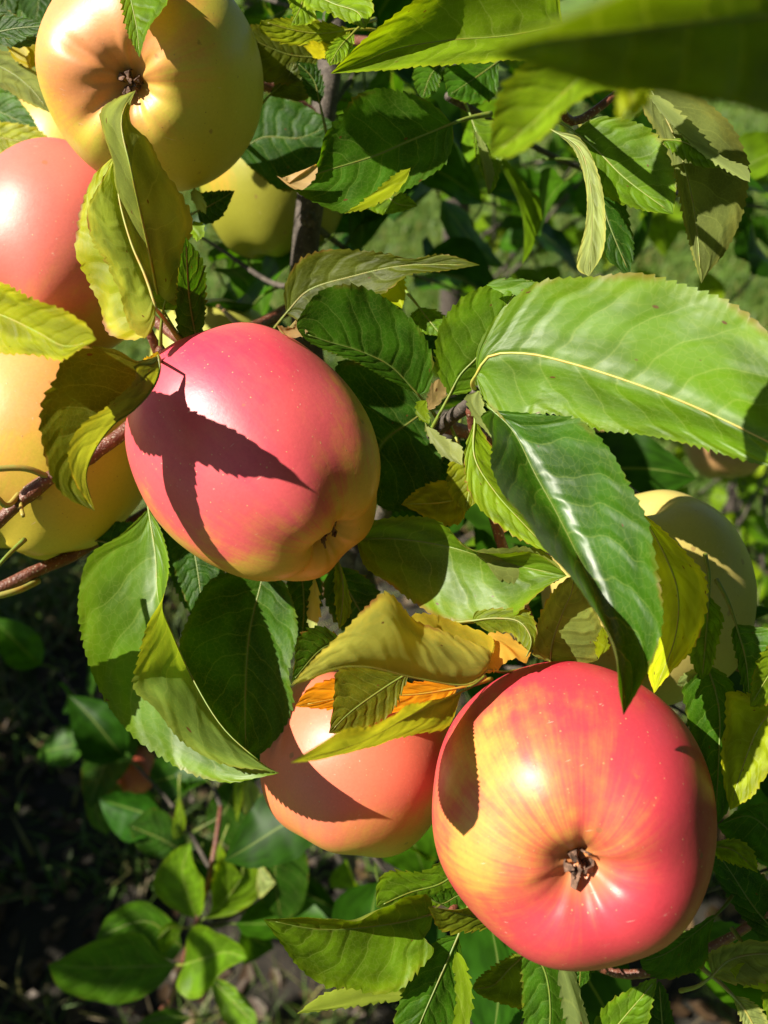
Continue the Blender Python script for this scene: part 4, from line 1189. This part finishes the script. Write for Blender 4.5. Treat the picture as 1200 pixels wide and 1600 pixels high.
LS([(318, 1436), (345, 1415), (380, 1370)], [(330, 1420), (332, 1370), (350, 1340)], [(365, 1428), (405, 1400), (408, 1360), (385, 1340)], 'm', (61, 60), (-1, 0), **kw)
LS([(390, 1215), (395, 1260), (410, 1310), (398, 1354)], [(379, 1230), (380, 1265), (398, 1300)], [(408, 1240), (413, 1290), (410, 1335)], 'p', (58, 57), M=60)
LS([(404, 1352), (412, 1375), (431, 1380)], [(401, 1385), (405, 1403)], [(412, 1355), (425, 1372)], 'p', (58, 57), M=50)
LS([(330, 1530), (360, 1560), (402, 1606)], [(345, 1530), (375, 1550), (398, 1580)], [(335, 1560), (355, 1600)], 'm', (64, 62), (0, 0), spots=0.6, mul=1.1, **kw)
LS([(285, 1480), (230, 1440), (150, 1465)], [(270, 1440), (220, 1408), (170, 1430)], [(270, 1500), (220, 1480), (175, 1478)], 'g', (66, 66), **kw)
LS([(285, 1450), (265, 1450), (245, 1470)], [(272, 1440), (252, 1450)], [(275, 1470), (255, 1488)], 'm', (65, 64), **kw)
LS([(300, 1340), (250, 1310), (200, 1290)], [(280, 1290), (240, 1262)], [(270, 1345), (220, 1330)], 'd', (66, 66), **kw)
LS([(320, 1290), (350, 1270), (370, 1220)], [(325, 1260), (345, 1225)], [(375, 1330), (385, 1270)], 'd', (66, 66), **kw)
LS([(345, 1320), (338, 1340), (332, 1360)], [(352, 1335), (348, 1355)], [(335, 1318), (328, 1345)], 'l', (64, 64), M=50)
LS([(280, 1240), (282, 1290), (272, 1312)], [(270, 1285), (268, 1300)], [(290, 1285), (284, 1305)], 'l', (66, 66), M=50)
LS([(375, 1180), (372, 1230), (370, 1285)], [(366, 1220), (366, 1260)], [(380, 1215), (378, 1250)], 'l', (57, 57), M=50)
LS([(450, 1300), (430, 1360), (440, 1440)], [(410, 1330), (405, 1400)], [(480, 1340), (470, 1420)], 'd', (60, 62), **kw)
LS([(300, 1590), (255, 1590), (210, 1605)], [(270, 1610), (230, 1620)], [(265, 1575), (230, 1588)], 'g', (66, 66), **kw)
LS([(215, 1135), (170, 1185), (138, 1262)], [(165, 1140), (130, 1190), (128, 1235)], [(215, 1170), (190, 1215), (160, 1250)], 'd', (76, 75), **kw)
LS([(165, 1215), (150, 1260), (165, 1305)], [(135, 1240), (140, 1285)], [(190, 1230), (185, 1280)], 'g', (77, 76), **kw)
rr = random.Random(55)
sprig(shoot, [P(330, 1360, 62), P(270, 1260, 70), P(180, 1160, 78), P(90, 1050, 84)], 9, rr, (0.05, 0.075), 'gdd')
sprig(shoot, [P(345, 1260, 64), P(310, 1180, 72), P(215, 1110, 80)], 7, rr, (0.05, 0.07), 'gdd')
sprig(shoot, [P(300, 1460, 61), P(420, 1400, 66), P(500, 1330, 70), P(560, 1320, 72)], 7, rr, (0.05, 0.07), 'gdm')

# ------------------------------------------------------------------ further shoots of the same tree behind the fruit
rr = random.Random(91)
sprig(tree, [P(481, 345, 39.2), P(560, 400, 50), P(650, 430, 60), P(760, 470, 72)], 9, rr, (0.05, 0.07), 'gdd')
sprig(tree, [P(503, 190, 39.5), P(600, 240, 50), P(690, 290, 60), P(800, 330, 72)], 10, rr, (0.05, 0.07), 'gdm')
sprig(tree, [P(560, 900, 45), P(700, 860, 48), P(860, 860, 50), P(1000, 900, 52)], 9, rr, (0.055, 0.075), 'gdd')
sprig(tree, [P(560, 900, 45), P(420, 880, 46), P(300, 880, 47), P(200, 880, 48)], 8, rr, (0.055, 0.075), 'gdd')
sprig(tree, [P(600, 1000, 46), P(760, 1040, 44), P(960, 1060, 42), P(1130, 1150, 40)], 10, rr, (0.055, 0.075), 'gdd')
sprig(tree, [P(620, 1100, 50), P(560, 1250, 50), P(600, 1360, 50), P(720, 1420, 50)], 7, rr, (0.055, 0.07), 'gdm')
sprig(tree, [P(740, 1330, 31), P(900, 1430, 38), P(1080, 1400, 40), P(1220, 1350, 40)], 9, rr, (0.05, 0.07), 'gdd')
sprig(tree, [P(474, 450, 39.5), P(420, 440, 44), P(330, 380, 48), P(240, 330, 50)], 6, rr, (0.05, 0.07), 'gdd')
sprig(tree, [P(492, 620, 40.5), P(600, 640, 42), P(720, 720, 44), P(840, 760, 47)], 9, rr, (0.055, 0.075), 'gdd')
sprig(tree, [P(520, 60, 41), P(620, 60, 44), P(720, 60, 48), P(840, 80, 54)], 8, rr, (0.055, 0.07), 'gdm')
sprig(tree, [P(700, 150, 33), P(900, 260, 46), P(1050, 300, 55), P(1220, 330, 60)], 9, rr, (0.055, 0.07), 'gdm')

# ------------------------------------------------------------------ other trees of the orchard
def orchard_tree(label, base, top, n_s, box, rr, cols, length, th=0.03, extra=None, kind=M_BARK):
    t = thing('apple_tree', label, 'tree', base, None)
    mid = base.lerp(top, 0.5) + Vector((rr.uniform(-.05, .05), rr.uniform(-.05, .05), 0))
    limb('trunk', [base - Vector((0, 0, 0.05)), mid, top], th, th * 0.35, kind, t, 40, 0.1, rr.random() * 9, 14)
    for i in range(n_s):
        a = base.lerp(top, rr.uniform(0.25, 1.0))
        e = box(rr)
        m = a.lerp(e, 0.5) + Vector((rr.uniform(-.06, .06), rr.uniform(-.06, .06), rr.uniform(-.02, .1)))
        sprig(t, [a, m, e, e + (e - m) * 0.4], 9, rr, length, cols, 0.004)
    return t


rr = random.Random(17)
orchard_tree('leafy apple tree with dark trunk standing behind the fruit', Vector((0.12, 1.15, 0.0)), Vector((0.10, 1.25, 1.65)), 14,
             lambda r: P(r.uniform(640, 1240), r.uniform(60, 460), r.uniform(85, 150)), rr, 'gmml', (0.05, 0.075), 0.034)
orchard_tree('low leafy apple tree beyond the pale yellow apple', Vector((0.85, 1.55, 0.0)), Vector((0.8, 1.5, 0.9)), 12,
             lambda r: P(r.uniform(1000, 1300), r.uniform(620, 1150), r.uniform(110, 190)), rr, 'lmm', (0.04, 0.065), 0.025)


# unseen tree added to the left, outside the picture, to shade the mulch
def crown(name, parent, n, fn, rr, size, c):
    v, f, uv = [], [], []
    src = STOCK[0]
    base = [vv.co.copy() for vv in STOCK[0].vertices]
    for i in range(n):
        p = fn(rr)
        y = Vector((rr.uniform(-1, 1), rr.uniform(-1, 1), rr.uniform(-0.7, 0.3))).normalized()
        z = (Vector((rr.uniform(-.5, .5), rr.uniform(-.5, .5), 1)))
        z = (z - y * z.dot(y)).normalized()
        x = y.cross(z)
        s = size * rr.uniform(0.7, 1.2)
        k = len(v)
        for (a, b2, h, uu) in ((0, 0, 0, 0), (-.28, .35, .08, .35), (-.25, .65, .06, .65), (0, 1, -.1, 1), (.25, .65, .06, .65), (.28, .35, .08, .35), (0, .35, 0, .35), (0, .65, -.02, .65)):
            v.append(p + (x * a + y * b2 + z * h) * s)
            uv.append((uu, 0.5 + a * 1.6))
        f += [(k, k + 6, k + 1), (k + 1, k + 6, k + 7, k + 2), (k + 2, k + 7, k + 3), (k + 3, k + 7, k + 4), (k + 4, k + 7, k + 6, k + 5), (k + 5, k + 6, k)]
    o = mesh_obj(name, v, f, M_FAR, parent, True, uv)
    o.color = (c[0], c[1], c[2], 0.1)
    tag(o, kind='stuff')
    return o


rr = random.Random(23)
nb = thing('apple_tree', 'unseen low apple tree added to shade the mulch bed', 'tree', Vector((-1.6, 0.75, 0)))
limb('trunk', [Vector((-1.6, 0.75, -0.05)), Vector((-1.55, 0.8, 0.5)), Vector((-1.6, 0.75, 1.2))], 0.04, 0.012, M_BARK, nb, 30, 0.1, 31, 14)


def lowbox(r):
    while True:
        q = Vector((r.uniform(-1, 1), r.uniform(-1, 1), r.uniform(-1, 1)))
        if q.length < 1: break
    return Vector((-1.62 + 0.52 * q.x, 0.65 + 1.0 * q.y, 0.72 + 0.5 * q.z))


crown('crown', nb, 4200, lowbox, rr, 0.08, LC['g'])
for i in range(5):
    limb('limb', [Vector((-1.58, 0.78, 0.35 + 0.12 * i)), lowbox(rr).lerp(Vector((-1.58, 0.78, 0.6)), 0.5), lowbox(rr)], 0.012, 0.004, M_BARK, nb, 16, 0.1, i, 8)


rr = random.Random(29)  # unseen tree on the right, added to keep sky light off the shadow sides
rt = thing('apple_tree', 'unseen tall apple tree added on the right to block sky light', 'tree', Vector((2.6, 0.6, 0)))
limb('trunk', [Vector((2.6, 0.6, -0.05)), Vector((2.55, 0.6, 1.2)), Vector((2.6, 0.7, 2.6))], 0.07, 0.02, M_BARK, rt, 30, 0.1, 31, 14)


def tallbox(r):
    while True:
        q = Vector((r.uniform(-1, 1), r.uniform(-1, 1), r.uniform(-1, 1)))
        if q.length < 1: break
    return Vector((2.6 + 0.95 * q.x, 0.3 + 1.8 * q.y, 1.9 + 1.4 * q.z))


crown('crown', rt, 4200, tallbox, rr, 0.12, LC['g'])
for i in range(6):
    limb('limb', [Vector((2.57, 0.6, 0.8 + 0.25 * i)), tallbox(rr).lerp(Vector((2.57, 0.6, 1.4)), 0.5), tallbox(rr)], 0.02, 0.006, M_BARK, rt, 16, 0.1, i, 8)

crown('crown', tree, 3000, over, random.Random(41), 0.085, LC['g'])  # added overhead foliage, unseen, also dims the sky light


def highbox(r):
    return Vector((r.uniform(-1.25, -0.7), r.uniform(-0.25, 0.75), r.uniform(1.15, 1.75)))


crown('added_shade_crown', nb, 420, highbox, random.Random(43), 0.08, LC['g'])  # unseen leaves added to throw dappled shade on the low shoot

rr = random.Random(61)
sprig(tree, [P(520, 60, 41), P(480, 20, 46), P(420, 0, 50), P(340, -20, 54)], 8, rr, (0.055, 0.075), 'gdd')
sprig(tree, [P(503, 190, 39.5), P(560, 110, 48), P(620, 50, 54), P(680, 0, 60)], 9, rr, (0.055, 0.075), 'gdd')
sprig(tree, [P(503, 190, 39.5), P(420, 220, 50), P(370, 330, 56), P(330, 420, 60)], 7, rr, (0.055, 0.075), 'gdd')


def far_tree(label, x, y, h, w, seed):
    r = random.Random(seed)
    t = thing('apple_tree', label, 'tree', Vector((x, y, hgt(x, y))))
    limb('trunk', [Vector((x, y, -0.05)), Vector((x + 0.05, y, h * 0.4)), Vector((x, y, h * 0.85))], 0.07, 0.02, M_BARK, t, 24, 0.1, seed, 12)

    def fn(q_):
        while True:
            q = Vector((q_.uniform(-1, 1), q_.uniform(-1, 1), q_.uniform(-1, 1)))
            if q.length < 1 and noise.noise(q * 2.6 + Vector((seed, 0, 0))) > -0.12: break
        return Vector((x + w * q.x, y + w * q.y, h * 0.56 + h * 0.44 * q.z))
    crown('crown', t, 1700, fn, r, 0.12, LC['m'])
    for i in range(5):
        limb('limb', [Vector((x + 0.03, y, h * (0.25 + 0.1 * i))), fn(r).lerp(Vector((x, y, h * 0.5)), 0.5), fn(r)], 0.02, 0.006, M_BARK, t, 14, 0.1, i, 8)


far_tree('distant apple tree across the lawn behind the trunk', -0.9, 6.2, 2.3, 1.3, 71)
far_tree('distant apple tree across the lawn beyond the hanging leaves', 2.2, 7.0, 2.4, 1.3, 72)


rr = random.Random(37)  # unseen tree behind the camera, added to cut the ambient light
bt = thing('apple_tree', 'unseen leafy apple tree added behind the camera to dim the sky light', 'tree', Vector((0.9, -1.7, 0)))
limb('trunk', [Vector((0.9, -1.7, -0.05)), Vector((0.95, -1.7, 1.0)), Vector((0.9, -1.6, 2.4))], 0.07, 0.02, M_BARK, bt, 30, 0.1, 33, 14)


def backbox(r):
    while True:
        q = Vector((r.uniform(-1, 1), r.uniform(-1, 1), r.uniform(-1, 1)))
        if q.length < 1: break
    return Vector((1.0 + 1.2 * q.x, -1.7 + 0.8 * q.y, 1.9 + 1.3 * q.z))


crown('crown', bt, 3600, backbox, rr, 0.12, LC['g'])
for i in range(5):
    limb('limb', [Vector((0.93, -1.7, 0.8 + 0.25 * i)), backbox(rr).lerp(Vector((0.93, -1.7, 1.4)), 0.5), backbox(rr)], 0.02, 0.006, M_BARK, bt, 16, 0.1, i, 8)


# dead leaves lying on the mulch
def litter(n, rr):
    v, f = [], []
    for i in range(n):
        x, y = rr.uniform(-1.1, 1.1), rr.uniform(0.25, 1.75)
        a = rr.random() * 6.28
        s = rr.uniform(0.03, 0.06)
        ax = Vector((cos(a), sin(a), rr.uniform(-.3, .3)))
        bx_ = Vector((-sin(a), cos(a), rr.uniform(-.4, .4)))
        p = Vector((x, y, hgt(x, y) + 0.024))
        k = len(v)
        up = Vector((0, 0, 1))
        for (q, w, h) in ((0, 0, 0), (.35, .27, .12), (.7, .22, .16), (1, 0, .05), (.7, -.22, .14), (.35, -.27, .1), (.5, 0, 0)):
            v.append(p + (ax * q + bx_ * w * rr.uniform(.7, 1.1) + up * h * rr.uniform(.3, 1.3)) * s)
        f += [(k, k + 6, k + 1), (k + 1, k + 6, k + 2), (k + 2, k + 6, k + 3), (k + 3, k + 6, k + 4), (k + 4, k + 6, k + 5), (k + 5, k + 6, k)]
    o = mesh_obj('leaf_litter', v, f, blade_material('dead leaves', (0.09, 0.05, 0.022), (0.05, 0.03, 0.016), (0.2, 0.13, 0.06)), None, True)
    tag(o, 'brown dead leaves littering the dark mulch', 'leaf litter', kind='stuff')


litter(1500, random.Random(77))
